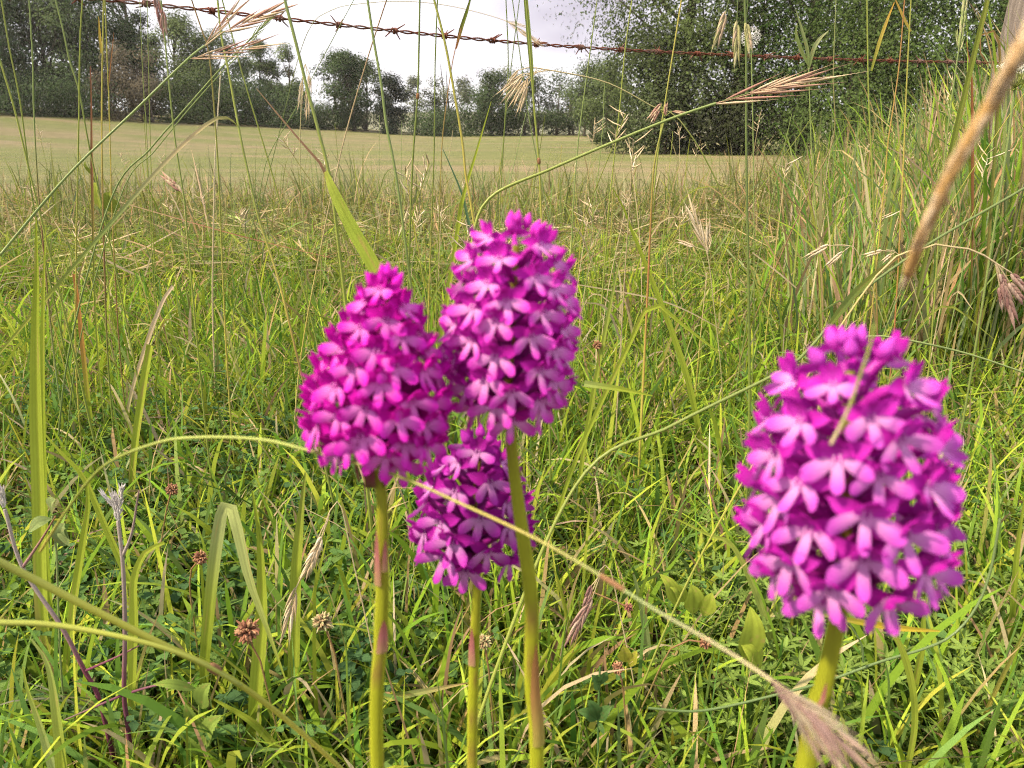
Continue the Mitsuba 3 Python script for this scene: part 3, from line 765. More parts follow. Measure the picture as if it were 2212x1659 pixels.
    # bracts below the lowest flowers
    if bract:
        for i in range(5):
            a = i * 2.4 + 0.6 + seed
            rv = math.cos(a) * ex + math.sin(a) * ey
            p = spline([b - up * bract * size + rv * sr * 0.8, b - up * (bract - 0.15) * size + rv * size * 0.5, b + up * 0.25 * size + rv * size * 0.9], 8)
            put('bract', key, shape(ribbon(p, np.array([0.25, 0.42, 0.38, 0.22, 0.03]) * size, [(0.14, 0.13, 0.03), (0.22, 0.05, 0.08), (0.28, 0.03, 0.15)], face=rv * 0.3 - up), 'leaf_material'))
    return key


PALE, MAIN, DARK = (0.82, 0.40, 0.80), (0.66, 0.10, 0.66), (0.50, 0.020, 0.42)
PINK, BROWN = [(0.46, 0.30, 0.16), (0.44, 0.17, 0.17), (0.32, 0.12, 0.10)], [(0.45, 0.40, 0.10), (0.42, 0.24, 0.09), (0.30, 0.14, 0.06)]
orchid('large bright magenta orchid at the right, nearest to the camera', [(1822, 1262), (1838, 733)], 0.130,
       [(0, 130), (0.10, 222), (0.25, 246), (0.45, 240), (0.62, 222), (0.78, 195), (0.90, 150), (1, 85)], 60, 8, 0.0073, PALE, MAIN, DARK, 3,
       [(1815, 1310), (1780, 1480), (1740, 1659)], 0.0026, [(1752, 1515, 1450, 0.10, PINK)])
orchid('tall magenta orchid in the middle, highest of the three close together', [(1095, 885), (1118, 478)], 0.180,
       [(0, 95), (0.12, 150), (0.3, 164), (0.5, 158), (0.7, 145), (0.86, 118), (1, 72)], 66, 8, 0.0067, PALE, (0.72, 0.065, 0.62), DARK, 5,
       [(1100, 890), (1108, 1000), (1128, 1150), (1148, 1300), (1148, 1480), (1160, 1659)], 0.0024, [(1140, 1600, 1375, 0.42, BROWN)])
orchid('deep magenta orchid with a knobbly bud tip at the left of the group', [(812, 968), (836, 592)], 0.168,
       [(0, 125), (0.08, 172), (0.22, 182), (0.42, 166), (0.6, 134), (0.76, 98), (0.88, 60), (1, 28)], 68, 9, 0.0065, (0.82, 0.27, 0.76), (0.72, 0.030, 0.60), (0.48, 0.008, 0.34), 7,
       [(825, 1070), (826, 1250), (822, 1380), (815, 1659)], 0.0022, [(836, 1400, 1325, 0.36, PINK), (812, 1255, 1130, 0.2, PINK), (838, 1225, 1150, 0.16, PINK)], bract=1.5)
orchid('small purple orchid low behind the other two, partly in shade', [(1016, 1185), (1040, 940)], 0.212,
       [(0, 125), (0.12, 150), (0.32, 150), (0.55, 130), (0.78, 85), (1, 38)], 35, 5, 0.0085, (0.70, 0.34, 0.70), (0.52, 0.05, 0.50), (0.34, 0.014, 0.29), 11,
       [(1030, 1230), (1025, 1400), (1020, 1659)], 0.0021, [(1012, 1430, 1345, 0.3, PINK)])


# ------------------------------------------------------------------ grasses and herbs that stand out one by one
G1, G2, G3, G4 = (0.17, 0.22, 0.045), (0.24, 0.29, 0.055), (0.20, 0.27, 0.09), (0.12, 0.17, 0.05)
YE, ST, BR, RD = (0.42, 0.36, 0.08), (0.48, 0.40, 0.24), (0.22, 0.12, 0.06), (0.32, 0.14, 0.06)
rs = np.random.default_rng(77)


def to_world(pts, Y, Y1=None):
    Y1 = Y if Y1 is None else Y1
    n = len(pts)
    return [on_plane(x_, y_, Y + (Y1 - Y) * k / max(n - 1, 1)) for k, (x_, y_) in enumerate(pts)]


def rooted(p):
    """Carries a stalk on down to the ground below its lowest point."""
    p = [np.asarray(q) for q in p]
    lo = p[0]; g = float(gz(lo[0], lo[1]))
    if lo[2] - g > 0.015:
        d = p[1] - p[0]; d = d / np.linalg.norm(d)
        dz = lo[2] - g
        sl = np.clip(d[:2] / max(d[2], 0.35), -0.5, 0.5)
        p = [np.array([lo[0] - sl[0] * dz * 0.75, lo[1] - sl[1] * dz * 0.75, g - 0.01]), np.array([lo[0] - sl[0] * dz * 0.45, lo[1] - sl[1] * dz * 0.45, g + dz * 0.5])] + p
    return p


def spikelet_mesh(p0, p1, width, cols, nf=9, r=rs, awn=0.35):
    """A brome spikelet: overlapping lance shaped husks along p0-p1, each with an awn."""
    p0, p1 = np.asarray(p0), np.asarray(p1)
    L = np.linalg.norm(p1 - p0); d = (p1 - p0) / L
    a = np.cross(d, [0.2, -0.9, 0.3]); a /= np.linalg.norm(a); b = np.cross(d, a)
    ps = [tube([p0 - d * L * 0.03, p0 + d * L * 0.5], width * 0.10, cols[0], 4)]
    for i in range(nf):
        k = i / (nf - 1)
        sg = -1 if i % 2 else 1
        c0 = p0 + d * L * (0.62 * k)
        ang = sg * (0.20 - 0.10 * k) + r.uniform(-0.04, 0.04)
        dd = d * math.cos(ang) + (a * math.cos(0.5 * sg * r.random()) + b * 0.35 * r.uniform(-1, 1)) * math.sin(ang)
        dd /= np.linalg.norm(dd)
        fl = L * 0.38 * r.uniform(0.9, 1.1)
        mid = c0 + a * sg * width * 0.20
        pts = np.array([mid + dd * fl * s for s in (0, 0.2, 0.45, 0.75, 1.0, 1.0 + awn)])
        col = np.asarray(cols[r.integers(0, len(cols))]) * r.uniform(0.8, 1.2)
        ps.append(tube(pts, np.array([0.10, 0.26, 0.30, 0.20, 0.05, 0.012]) * width, [col * 0.9, col, col * 1.05], 5))
    return join(ps)


HUSK = [(0.46, 0.32, 0.22), (0.38, 0.24, 0.18), (0.52, 0.42, 0.28), (0.34, 0.19, 0.15)]
PURP = [(0.33, 0.22, 0.18), (0.27, 0.16, 0.14), (0.40, 0.30, 0.24), (0.22, 0.12, 0.11)]
PALEH = [(0.55, 0.46, 0.30), (0.48, 0.38, 0.24), (0.60, 0.52, 0.38)]
STALKS = 'tall grass stalks in the verge'


def stalk(label, pts, Y, r_mm, cols, Y1=None, leaves=(), heads=(), name='grass_stalk', cat='grass stalk', root=True, group=STALKS, nodes=(), hcols=HUSK):
    """leaves: (points, widths mm, colours, Y); heads: (points of pedicel and tip, width mm)."""
    key = thing(name, label, cat, group)
    p = to_world(pts, Y, Y1)
    Yt = Y if Y1 is None else Y1
    full = rooted(p) if root else p
    n = max(14, 7 * len(full))
    path = spline(full, n)
    prof = np.array([1.1, 1.0, 0.85, 0.7]) * r_mm / 1000
    put('stem', key, shape(tube(path, prof, cols, 7), 'stem_material'))
    for (x_, y_) in nodes:
        q = on_plane(x_, y_, Y + (Yt - Y) * 0.5)
        i = int(np.argmin(np.linalg.norm(path - q, axis=1))); i = min(max(i, 1), n - 2)
        t_ = path[i + 1] - path[i - 1]; t_ /= np.linalg.norm(t_)
        put('node', key, shape(tube([path[i] - t_ * .003, path[i] - t_ * .0015, path[i] + t_ * .0015, path[i] + t_ * .003], np.array([.9, 1.5, 1.5, .9]) * r_mm / 1000, BR, 7), 'dry_material'))
    for lf in leaves:
        pp = spline(to_world(lf[0], lf[3] if len(lf) > 3 else Y, lf[4] if len(lf) > 4 else None), 22)
        put('leaf', key, shape(ribbon(pp, np.array(lf[1]) / 1000, lf[2], face=(rs.uniform(-.3, .3), -1, 0.35), twist=rs.uniform(-.5, .5)), 'grass_blade_material'))
    for hd in heads:
        q = to_world(hd[0], Yt)
        if len(q) > 2:
            put('pedicel', key, shape(tube(spline(q[:-1], 8), 0.0004, cols if np.ndim(cols) == 1 else cols[-1], 5), 'stem_material'))
        put('spikelet', key, shape(spikelet_mesh(q[-2], q[-1], hd[1] / 1000, hcols, 9), 'dry_material'))
    return key


stalk('green grass stalk leaning in at the far left edge', [(79, 432), (65, 376), (34, 246), (0, 130), (-30, 20)], 0.85, 1.2, [G1, G2, G2])
stalk('slim green stalk leaving the top left corner of the picture', [(85, 500), (70, 430), (55, 308), (41, 205), (20, 103), (3, 0), (-8, -60)], 0.95, 1.0, [G1, G1, G2])
stalk('pale green stalk with a brown sheath, third from the left edge', [(88, 470), (80, 376), (73, 239), (70, 120), (63, 0), (60, -80)], 0.9, 0.95, [G2, G3, BR, G3, G3])
stalk('curving green stalk left of the yellow upright stalk', [(215, 420), (191, 308), (171, 198), (150, 130), (137, 68), (120, 0), (105, -60)], 0.95, 1.1, [G1, G2, G1, G3])
stalk('yellow green upright stalk before the left wood', [(165, 520), (167, 432), (171, 205), (173, 85), (178, 0), (182, -80)], 0.9, 0.95, [G2, YE, G2, G2])
stalk('yellowing stalk with an orange dry leaf beside the left wood', [(224, 520), (222, 432), (220, 308), (220, 188), (222, 103), (224, 0), (226, -70)], 0.88, 1.0, [G2, G1, BR, YE, G2],
      leaves=[([(220, 115), (216, 80), (213, 35)], [3, 2.6, 0.4], [YE, (0.5, 0.33, 0.06)])])
stalk('thin stalk with a slanting brown branch left of the airy tree', [(244, 500), (241, 432), (236, 239), (232, 137), (227, 0), (225, -70)], 0.95, 0.8, [G1, BR, YE, G2],
      leaves=[([(234, 190), (240, 130), (246, 70)], [1.4, 1.2, 0.3], [BR, RD])])
stalk('first hair thin stalk before the pale conifer gap', [(322, 420), (316, 273), (309, 171), (302, 0), (300, -60)], 1.05, 0.6, [G1, G2, G3])
stalk('second hair thin stalk before the pale conifer gap', [(328, 420), (323, 239), (318, 0), (316, -60)], 1.05, 0.6, [G1, G2, G3])
stalk('green stalk with a purple drooping spikelet at the top left', [(404, 500), (398, 432), (379, 308), (366, 191), (356, 80), (352, 40), (346, -15)], 0.72, 0.9, [G1, G2, G3],
      heads=[([(352, 20), (357, 80)], 3.2), ([(335, -18), (356, 74)], 3.4)], hcols=PURP)
stalk('yellow brown stalk crossing the field left of centre', [(478, 520), (473, 393), (463, 239), (451, 113), (437, 68), (414, 0), (396, -60)], 0.85, 0.95, [G1, YE, G2, BR])
stalk('tall stalk whose long leaf is bent over like a hairpin', [(680, 920), (651, 808), (602, 606), (560, 476), (537, 378), (519, 294), (509, 240), (492, 147), (478, 78), (470, 0), (464, -70)], 0.72, 1.25, [G1, G1, BR, YE, G1, G2, G1], Y1=0.78,
      leaves=[([(513, 275), (500, 260), (472, 254), (420, 290), (329, 381), (160, 575), (0, 762), (-60, 830)], [3.2, 3.2, 3.4, 3.2, 3.2, 3.2, 2.6, 1.2], [G2, ST, G3, G2, G2], 0.765, 0.6)])
stalk('upright green stalk right of the hairpin leaf', [(600, 420), (574, 328), (547, 239), (520, 147), (502, 79), (480, 0), (464, -60)], 0.95, 1.0, [G1, G2, G1])
stalk('white dry straw standing before the field left of centre', [(463, 400), (465, 332), (470, 254), (477, 154)], 1.1, 1.2, [ST, ST, (0.55, 0.5, 0.36)])
stalk('thick green stalk with a broad leaf reaching down to the left orchid', [(735, 560), (714, 393), (690, 291), (667, 205), (639, 92), (617, 7), (605, -50)], 0.62, 1.6, [G1, G2, G2, G3],
      leaves=[([(704, 370), (720, 410), (760, 490), (812, 580), (845, 660)], [3, 8, 10, 10.5, 6], [G2, (0.20, 0.27, 0.04), (0.22, 0.28, 0.04)], 0.60, 0.5)])
stalk('slanting stalk with three straw spikelets fanned across the sky', [(-40, 600), (0, 551), (147, 378), (290, 240), (403, 130), (441, 99)], 0.6, 1.2, [G1, G2, G3, G3], Y1=0.72,
      heads=[([(441, 99), (540, -15)], 2.2), ([(441, 99), (486, 68), (645, 0)], 3.4), ([(403, 130), (414, 126), (618, 86)], 2.4)])
stalk('grey green double stalk slanting up to the right before the wood', [(240, 430), (325, 321), (400, 235), (478, 147), (540, 85), (588, 34)], 0.85, 1.0, [G4, G3, G3], heads=[([(540, 85), (600, 22)], 1.6)], hcols=[G3, G4])
stalk('second grey green slanting stalk just below the double one', [(262, 420), (335, 325), (420, 222), (500, 135), (555, 78)], 0.86, 0.7, [G4, G3, G3])
stalk('thin stalk with nodding straw spikelets before the slim poplars', [(655, 470), (648, 330), (652, 200), (656, 145), (660, 138)], 1.0, 0.7, [G1, G2, ST],
      heads=[([(658, 140), (654, 175), (646, 240)], 2.6), ([(660, 138), (666, 185), (664, 262)], 2.8), ([(660, 140), (668, 160), (671, 205)], 2.2)], hcols=PALEH)
stalk('hair thin stalk slanting right before the white sky', [(560, 420), (581, 335), (636, 239), (687, 144), (755, 17), (775, -20)], 1.0, 0.6, [G1, G3, G4])
stalk('thick pale green stalk right of the gap in the row', [(880, 560), (863, 432), (849, 342), (835, 273), (822, 171), (808, 92), (794, 0), (784, -60)], 0.8, 1.6, [G2, G2, G3, G3])
stalk('straw coloured stalk slanting up before the round topped tree', [(700, 500), (722, 396), (746, 291), (794, 126), (835, 0), (850, -45)], 0.9, 0.9, [ST, YE, ST, BR])
stalk('dark green stalk with a blackish node near the cone shaped tree', [(884, 560), (888, 432), (893, 325), (902, 208), (905, 103), (907, 0), (910, -60)], 0.85, 1.2, [G2, G1, G1, G4], nodes=[(902, 208)])
stalk('slim green stalk left of the lone airy tree', [(928, 600), (934, 432), (938, 308), (940, 137), (945, 0), (947, -60)], 0.9, 0.9, [G2, YE, G1, G4])
stalk('thick yellow green stalk before the lone airy tree', [(1035, 560), (1016, 432), (1006, 378), (999, 308), (982, 205), (962, 96), (938, 0), (925, -50)], 0.8, 1.5, [G2, G2, YE, G2])
stalk('stalk with a blade shaped flag leaf against the white sky', [(950, 440), (955, 310), (965, 220), (979, 126), (996, 62)], 0.95, 0.7, [G1, G2, RD], leaves=[([(985, 105), (996, 62), (1008, 25), (1018, -10)], [2, 4.2, 3.6, 1.5], [RD, G1, G1])])
stalk('slim stalk left of the brome panicle', [(1078, 560), (1081, 432), (1092, 239), (1098, 137), (1093, 0), (1091, -60)], 0.9, 0.8, [G2, YE, G1, G4])
stalk('dark hair thin stalk behind the brome panicle', [(1085, 330), (1102, 164), (1122, 0), (1130, -60)], 1.0, 0.7, [G1, G4])
stalk('thin stalk crossing behind the brome panicle from left to right', [(1175, 420), (1146, 273), (1126, 137), (1107, 0), (1098, -60)], 1.0, 0.8, [G1, G3, G4])
stalk('stout sheathed stalk above the middle orchid', [(1172, 520), (1168, 432), (1165, 359), (1153, 222), (1146, 120), (1136, 0), (1130, -60)], 0.75, 1.2, [G1, G1, YE, G2, G1], nodes=[(1165, 359)],
      leaves=[([(1152, 205), (1146, 120), (1136, 0), (1131, -50)], [2, 4.0, 4.2, 3], [G2, G3, G1])])
stalk('arching stalk with a feathery brome panicle hanging left', [(1560, 420), (1470, 262), (1413, 232), (1310, 178), (1191, 152), (1143, 145)], 0.85, 0.85, [G1, G2, G1, ST], Y1=0.85,
      heads=[([(1190, 152), (1130, 160), (1075, 206)], 2.4), ([(1180, 151), (1130, 165), (1088, 222)], 2.6), ([(1170, 150), (1135, 175), (1103, 232)], 2.4), ([(1160, 148), (1140, 185), (1118, 246)], 2.4),
             ([(1143, 145), (1120, 152), (1096, 180)], 2.0), ([(1165, 150), (1140, 168), (1130, 215)], 2.2)], hcols=PALEH)
stalk('hair thin stalk arching over the wire with a small tuft', [(600, 300), (660, 80), (716, 22), (800, 6), (873, 3), (940, 8), (1010, 21), (1095, 46), (1140, 75)], 1.25, 0.6, [G4, G4, ST],
      heads=[([(1100, 50), (1165, 95)], 1.8), ([(1110, 58), (1178, 100)], 1.8), ([(1090, 44), (1150, 62)], 1.6)], hcols=PALEH)
stalk('slim green stalk before the right end of the row of trees', [(1235, 520), (1239, 432), (1249, 308), (1262, 205), (1276, 103), (1290, 0), (1298, -60)], 0.95, 0.9, [G2, G2, G3, G1])
stalk('green stalk standing before the left side of the big tree', [(1310, 520), (1317, 432), (1338, 239), (1351, 103), (1365, 0), (1372, -60)], 0.95, 0.95, [G2, G2, G2])
stalk('long slanting stalk ending in one big purple straw spikelet', [(1035, 1000), (1022, 640), (1022, 510), (1062, 424), (1190, 365), (1334, 303), (1458, 253), (1546, 223)], 0.62, 1.5, [G1, G2, G2, G3], Y1=0.66,
      heads=[([(1546, 223), (1826, 151)], 3.8), ([(1560, 218), (1620, 200), (1780, 158)], 3.4)])
stalk('orange and green stalk topped by a small brush of spikelets', [(1404, 520), (1408, 432), (1415, 345), (1436, 255)], 0.8, 1.3, [G2, YE, RD, G2],
      heads=[([(1436, 250), (1440, 222)], 3), ([(1436, 252), (1428, 225), (1400, 258)], 3), ([(1436, 252), (1425, 235), (1408, 266)], 3), ([(1438, 250), (1452, 240), (1490, 246)], 1.6)])
stalk('yellow green stalk rising left of the brush of spikelets', [(1404, 530), (1408, 457), (1426, 292), (1440, 201), (1472, 0), (1480, -60)], 0.9, 1.0, [G2, G2, G2, YE])
stalk('stout dark green stalk hung with pale oat spikelets', [(1616, 560), (1614, 457), (1612, 292), (1612, 146), (1609, 0), (1608, -60)], 0.72, 1.3, [G1, G1, G4, G4],
      heads=[([(1609, -20), (1580, -10), (1568, 26), (1543, 108)], 4.6), ([(1609, -25), (1595, -8), (1592, 47), (1592, 144)], 4.6), ([(1609, -25), (1615, 0), (1612, 47), (1622, 118)], 4.2)], hcols=[(0.42, 0.40, 0.22), (0.45, 0.36, 0.25), (0.36, 0.36, 0.16)])
stalk('slim stalk before the dark tree left of the leaf rosette', [(1745, 420), (1800, 300), (1800, 164), (1806, 0), (1808, -60)], 1.0, 0.8, [G1, BR, G3])
stalk('upright yellow green stalk left of the orange leaf', [(1885, 400), (1879, 274), (1875, 157), (1873, 0), (1872, -60)], 0.85, 0.95, [RD, BR, G2, G2],
      leaves=[([(1882, 153), (1900, 90), (1916, 45), (1932, 5)], [2, 3.4, 3, 0.8], [G2, YE, (0.5, 0.30, 0.06)])])
stalk('orange stalk beside the orange leaf blades', [(1950, 380), (1957, 215), (1963, 91), (1968, 0), (1970, -60)], 0.95, 1.0, [BR, RD, YE, G2], leaves=[([(1967, 68), (1950, 35), (1932, -5)], [2.5, 3.5, 1.5], [YE, (0.5, 0.33, 0.08)])])
stalk('brown stalk just left of the orange stalk', [(1910, 400), (1919, 303), (1941, 153), (1954, 0), (1960, -60)], 0.95, 0.9, [BR, YE, RD])
stalk('green rye like spike near the fence post', [(2030, 480), (2036, 387), (2050, 256), (2072, 99)], 0.8, 0.9, [G2, G2, G3],
      heads=[([(2072, 110), (2080, 50)], 3.4), ([(2076, 75), (2084, 10)], 3.8), ([(2080, 40), (2090, -25)], 3.8), ([(2070, 105), (2066, 62)], 1.6)], hcols=[(0.36, 0.42, 0.16), (0.30, 0.38, 0.14), (0.45, 0.46, 0.24)])
stalk('thin upright stalk at the left of the brown dry leaf', [(1280, 480), (1300, 300), (1306, 180)], 1.1, 0.7, [G2, G3])
stalk('dark green stalk slanting through the right side with a clasping leaf', [(1250, 1040), (1455, 918), (1683, 804), (1751, 750), (1837, 651), (1996, 534), (2212, 407), (2300, 352)], 0.42, 1.1, [G2, G2, G1, G4, G4], Y1=0.50,
      leaves=[([(1785, 712), (1806, 683), (1850, 630), (1900, 585), (1945, 553)], [2, 4.5, 4.5, 3, 0.5], [G1, G4, G1, BR], 0.455)])
stalk('thin stalk sloping down to the right edge behind the large orchid', [(1838, 1100), (1842, 850), (1862, 745), (1902, 726), (2067, 758), (2212, 805), (2290, 835)], 0.5, 0.9, [G2, G3, G3], root=True)
stalk('brown brome panicle nodding at the right edge on an arched stalk', [(1860, 640), (1996, 537), (2053, 533), (2106, 542), (2155, 571)], 0.42, 0.7, [G1, G2, YE, ST],
      heads=[([(2150, 568), (2160, 620), (2168, 668)], 3.6), ([(2150, 566), (2165, 610), (2195, 702)], 3.8), ([(2155, 571), (2180, 610), (2212, 655)], 3.6), ([(2155, 571), (2185, 590), (2222, 635)], 3.2), ([(2150, 566), (2160, 590), (2180, 640)], 3)], hcols=PURP)
stalk('small pink brome panicle drooping left above the large orchid', [(1890, 640), (1870, 590), (1850, 540), (1830, 530), (1800, 530)], 0.85, 0.7, [G1, G2, ST],
      heads=[([(1830, 531), (1790, 530), (1738, 558)], 4), ([(1835, 533), (1820, 545), (1784, 576)], 4)], hcols=PALEH)
stalk('second small pink brome panicle just right of the first', [(1990, 680), (1965, 600), (1940, 548), (1915, 540)], 0.85, 0.7, [G1, G2, ST], heads=[([(1930, 543), (1905, 542), (1866, 553)], 4), ([(1935, 545), (1925, 550), (1905, 566)], 4)], hcols=PALEH)

stalk('thin stalk topped by three spread pale green leaves left of the orange leaf', [(1760, 420), (1752, 300), (1747, 146)], 0.9, 0.9, [G2, G2, G3],
      leaves=[([(1747, 150), (1744, 110), (1735, 75), (1718, 18)], [2, 4, 3.2, .6], [G3, (0.30, 0.36, 0.16)]), ([(1748, 146), (1756, 110), (1770, 85), (1790, 66)], [2, 4.6, 4, .6], [G3, (0.36, 0.40, 0.22)]), ([(1747, 142), (1732, 112), (1720, 75), (1722, 50)], [2, 4, 3.6, .8], [G3, G3])])

# close, out of focus stalks
stalk('blurred yellow green stalk slanting through the lower left corner', [(-150, 1150), (0, 1215), (190, 1312), (370, 1402), (480, 1455), (600, 1540), (735, 1659), (840, 1760)], 0.205, 1.25, [G2, (0.34, 0.37, 0.05), (0.30, 0.33, 0.04), (0.36, 0.34, 0.05), G1], name='near_grass_stalk', nodes=[(478, 1455)], root=False, Y1=0.26)
stalk('blurred pale stalk merging with the slanting one at lower left', [(-150, 1345), (0, 1345), (130, 1352), (300, 1385), (420, 1425), (520, 1480)], 0.20, 0.95, [G2, (0.36, 0.40, 0.06), G2], name='near_grass_stalk', root=False, Y1=0.225)
stalk('arching stalk passing before the middle orchid stem, with a blurred tan head', [(87, 1191), (148, 1097), (224, 1007), (335, 958), (425, 945), (559, 949), (662, 972), (850, 1025), (1000, 1090), (1160, 1165), (1300, 1245), (1420, 1320), (1560, 1400), (1690, 1485)], 0.215, 0.40, [YE, G2, G2, (0.32, 0.38, 0.09), (0.32, 0.38, 0.09), G2, YE, G3, ST], Y1=0.105,
      name='near_grass_stalk', root=False, nodes=[(1465, 1345)], heads=[([(1672, 1472), (1835, 1640)], 1.3), ([(1705, 1500), (1790, 1660)], 1.0), ([(1690, 1485), (1905, 1668)], 1.4), ([(1740, 1520), (1850, 1700)], 1.1)], hcols=[(0.50, 0.36, 0.28), (0.42, 0.28, 0.24), (0.52, 0.44, 0.30)])
stalk('blurred thin stalk crossing the front of the large orchid', [(1795, 960), (1830, 890), (1862, 800), (1880, 745), (1890, 700)], 0.112, 0.28, [ST, G2, G2], name='near_grass_stalk', root=False)

# the tan blurred head at the right
key = thing('tan_seed_head', 'blurred tan grass head hanging at the right edge close to the camera', 'seed head')
p = spline(to_world([(2330, -120), (2212, 95), (2150, 210), (2070, 345), (2010, 470), (1985, 530), (1962, 592)], 0.085, 0.105), 30)
put('stem', key, shape(tube(np.vstack([p[0] + [0.12, 0.02, -0.42], p[0] + [0.10, 0.01, -0.1], p]), 0.0008, [(0.42, 0.26, 0.10), (0.5, 0.32, 0.12)], 7), 'dry_material'))
hs_ = []
for i in range(150):
    k = (i + 0.5) / 150
    c_ = p[int(k * 28)] * (1 - (k * 28) % 1) + p[int(k * 28) + 1] * ((k * 28) % 1)
    d_ = (p[min(int(k * 28) + 1, 29)] - p[int(k * 28)]); d_ /= np.linalg.norm(d_)
    o = rs.standard_normal(3); o -= d_ * (o @ d_); o /= np.linalg.norm(o)
    w_ = np.interp(k, [0, 0.15, 0.5, 0.8, 1], [0.0007, 0.0009, 0.00075, 0.0006, 0.0003])
    col = np.array([[0.54, 0.39, 0.21], [0.47, 0.31, 0.15], [0.60, 0.48, 0.32]])[i % 3] * rs.uniform(0.8, 1.15)
    q0 = c_ + o * w_ * 0.25
    hs_.append(tube([q0, q0 + d_ * 0.0022 + o * w_ * 0.45, q0 + d_ * 0.005 + o * w_ * 0.5], [0.0002, 0.0005, 0.0001], col, 5))
put('husks', key, shape(join(hs_), 'dry_material'))
labels[f'{key}__husks'] = {'kind': 'stuff'}


def blade(label, pts, w, cols, Y, Y1=None, face=(0, -1, 0.3), fold=0.3, twist=0.0, name='broad_grass_blade', group='broad grass blades', root=True):
    p = to_world(pts, Y, Y1)
    p = rooted(p) if root else p
    key = numbered(name)
    n = 30
    pp = spline(p, n)
    w_ = list(w) if not root else [w[0]] + list(w)
    scene[key] = shape(ribbon(pp, np.array(w_) / 1000, cols, face, fold, twist), 'grass_blade_material')
    tag(key, label, 'grass blade', group)
    return key


BG, BL = (0.25, 0.33, 0.035), (0.32, 0.40, 0.05)
blade('broad upright blade at the far left, tallest of the broad blades', [(88, 1180), (86, 1075), (80, 900), (78, 720), (80, 600), (78, 470)], [10.5, 10.5, 10, 9, 5.5, 0.8], [BL, BL, BL, BG], 0.50, fold=0.35)
blade('narrower blade tucked behind the tall broad blade at far left', [(95, 1000), (92, 800), (94, 640), (99, 490)], [5, 5, 4, .6], [BG, BG, BL], 0.52)
blade('broad upright blade left of the left orchid stem with shadow stripes', [(545, 1690), (556, 1480), (566, 1350), (566, 1250), (560, 1150), (545, 1060)], [9.5, 9.5, 9, 7, 4, 1], [BG, BL, BL, BG], 0.42, fold=0.45)
blade('bent blade folded over like a ribbon at lower left', [(455, 1300), (466, 1200), (480, 1110), (490, 1093), (502, 1098), (520, 1170), (540, 1255), (577, 1356), (620, 1477)], [5, 6.5, 8, 8, 8.2, 8, 6, 3, 0.7], [BG, BG, BL, (0.34, 0.40, 0.16), (0.34, 0.40, 0.14), BL], 0.44, Y1=0.39, root=True)
blade('upright broad blade behind the left orchid stem', [(632, 1640), (635, 1495), (640, 1253), (648, 1140), (660, 1020)], [8, 8.5, 8, 6, 1], [BG, BL, BL, G2], 0.45, fold=0.5)
blade('curled blade with a broken tip right of the purple stem', [(288, 1400), (290, 1345), (290, 1253), (312, 1196), (340, 1178), (355, 1172)], [3, 4.5, 6, 6.5, 5, 2], [BG, BL, BL], 0.42)
blade('pale blade rising at the lower left corner', [(135, 1659), (125, 1560), (105, 1440), (68, 1380)], [8, 7.5, 5.5, 1], [BL, BL, (0.33, 0.42, 0.12)], 0.36, fold=0.3)
blade('second pale blade rising at the lower left corner', [(110, 1640), (85, 1560), (60, 1490), (50, 1440)], [7.5, 6.5, 4, .8], [BL, (0.34, 0.42, 0.16), BL], 0.37)
blade('blade sweeping down to the right at the bottom left', [(462, 1510), (540, 1555), (590, 1605), (650, 1680)], [1.5, 5, 6, 5], [BL, BL, G3], 0.40, root=False)
blade('upright narrow blade left of the purple stem', [(160, 1300), (178, 1180), (190, 1100), (188, 1040)], [5, 6, 5.5, 2], [BG, BL, BG], 0.47)
blade('slanting blade under the arching stalk at left', [(225, 1130), (180, 1030), (130, 975), (90, 930)], [6, 6, 5, 1], [BG, BL, BL], 0.55)
blade('dead orange tipped blade at the left', [(178, 740), (172, 680), (165, 625), (160, 592)], [6, 6.5, 6, 4], [G2, BG, (0.36, 0.20, 0.06), (0.40, 0.18, 0.06)], 0.95)
blade('silvery dry blade stump standing in the left grass', [(325, 720), (340, 680), (355, 645), (374, 618)], [4, 5, 6, 4], [G3, ST, (0.55, 0.45, 0.32)], 0.95)
blade('cut off blade stump in the left grass', [(310, 840), (318, 790), (326, 745)], [7.5, 8, 7.5], [BG, BL, BL], 0.75, fold=0.5)
blade('bluish leaf blade pointing at the middle orchid', [(1010, 470), (999, 422), (978, 370), (957, 323)], [6, 5.5, 4, .8], [(0.10, 0.18, 0.09), (0.10, 0.19, 0.10)], 1.0)
blade('broad bright blade right of the bluish blade', [(985, 520), (999, 432), (1030, 325), (1061, 219)], [5, 5.5, 4.5, .6], [BG, BL, BL], 0.9)
blade('brown dry leaf slanting across the left wood', [(690, 350), (667, 325), (608, 256), (554, 191)], [2, 4, 4, .7], [ST, BR, (0.33, 0.22, 0.15)], 1.0)
blade('dark brown dead blade standing before the left wood', [(199, 380), (198, 290), (197, 200), (195, 143)], [2, 2.5, 3.5, 1], [G1, G2, G1, BR, (0.20, 0.09, 0.06)], 0.95)
blade('curved bright blade right of the middle orchid top', [(1390, 560), (1365, 500), (1345, 445), (1322, 405)], [7.5, 7, 5, 1], [BG, BL, BG], 0.9)
blade('arched thin blade in the grass right of the middle orchid', [(1370, 720), (1395, 670), (1425, 660), (1460, 690), (1550, 760)], [3, 4, 4, 4, 1.5], [BG, BL, BL], 0.65)
blade('pale upright blade right of the middle orchid', [(1310, 700), (1322, 640), (1335, 580), (1348, 520)], [4.5, 5, 4, .8], [BL, BL, (0.30, 0.36, 0.10)], 0.75)
blade('blade pointing left from behind the middle orchid at its foot', [(1410, 855), (1340, 840), (1262, 828)], [0.8, 3.5, 4.5], [BL, BL, (0.32, 0.40, 0.12)], 0.5, root=False)
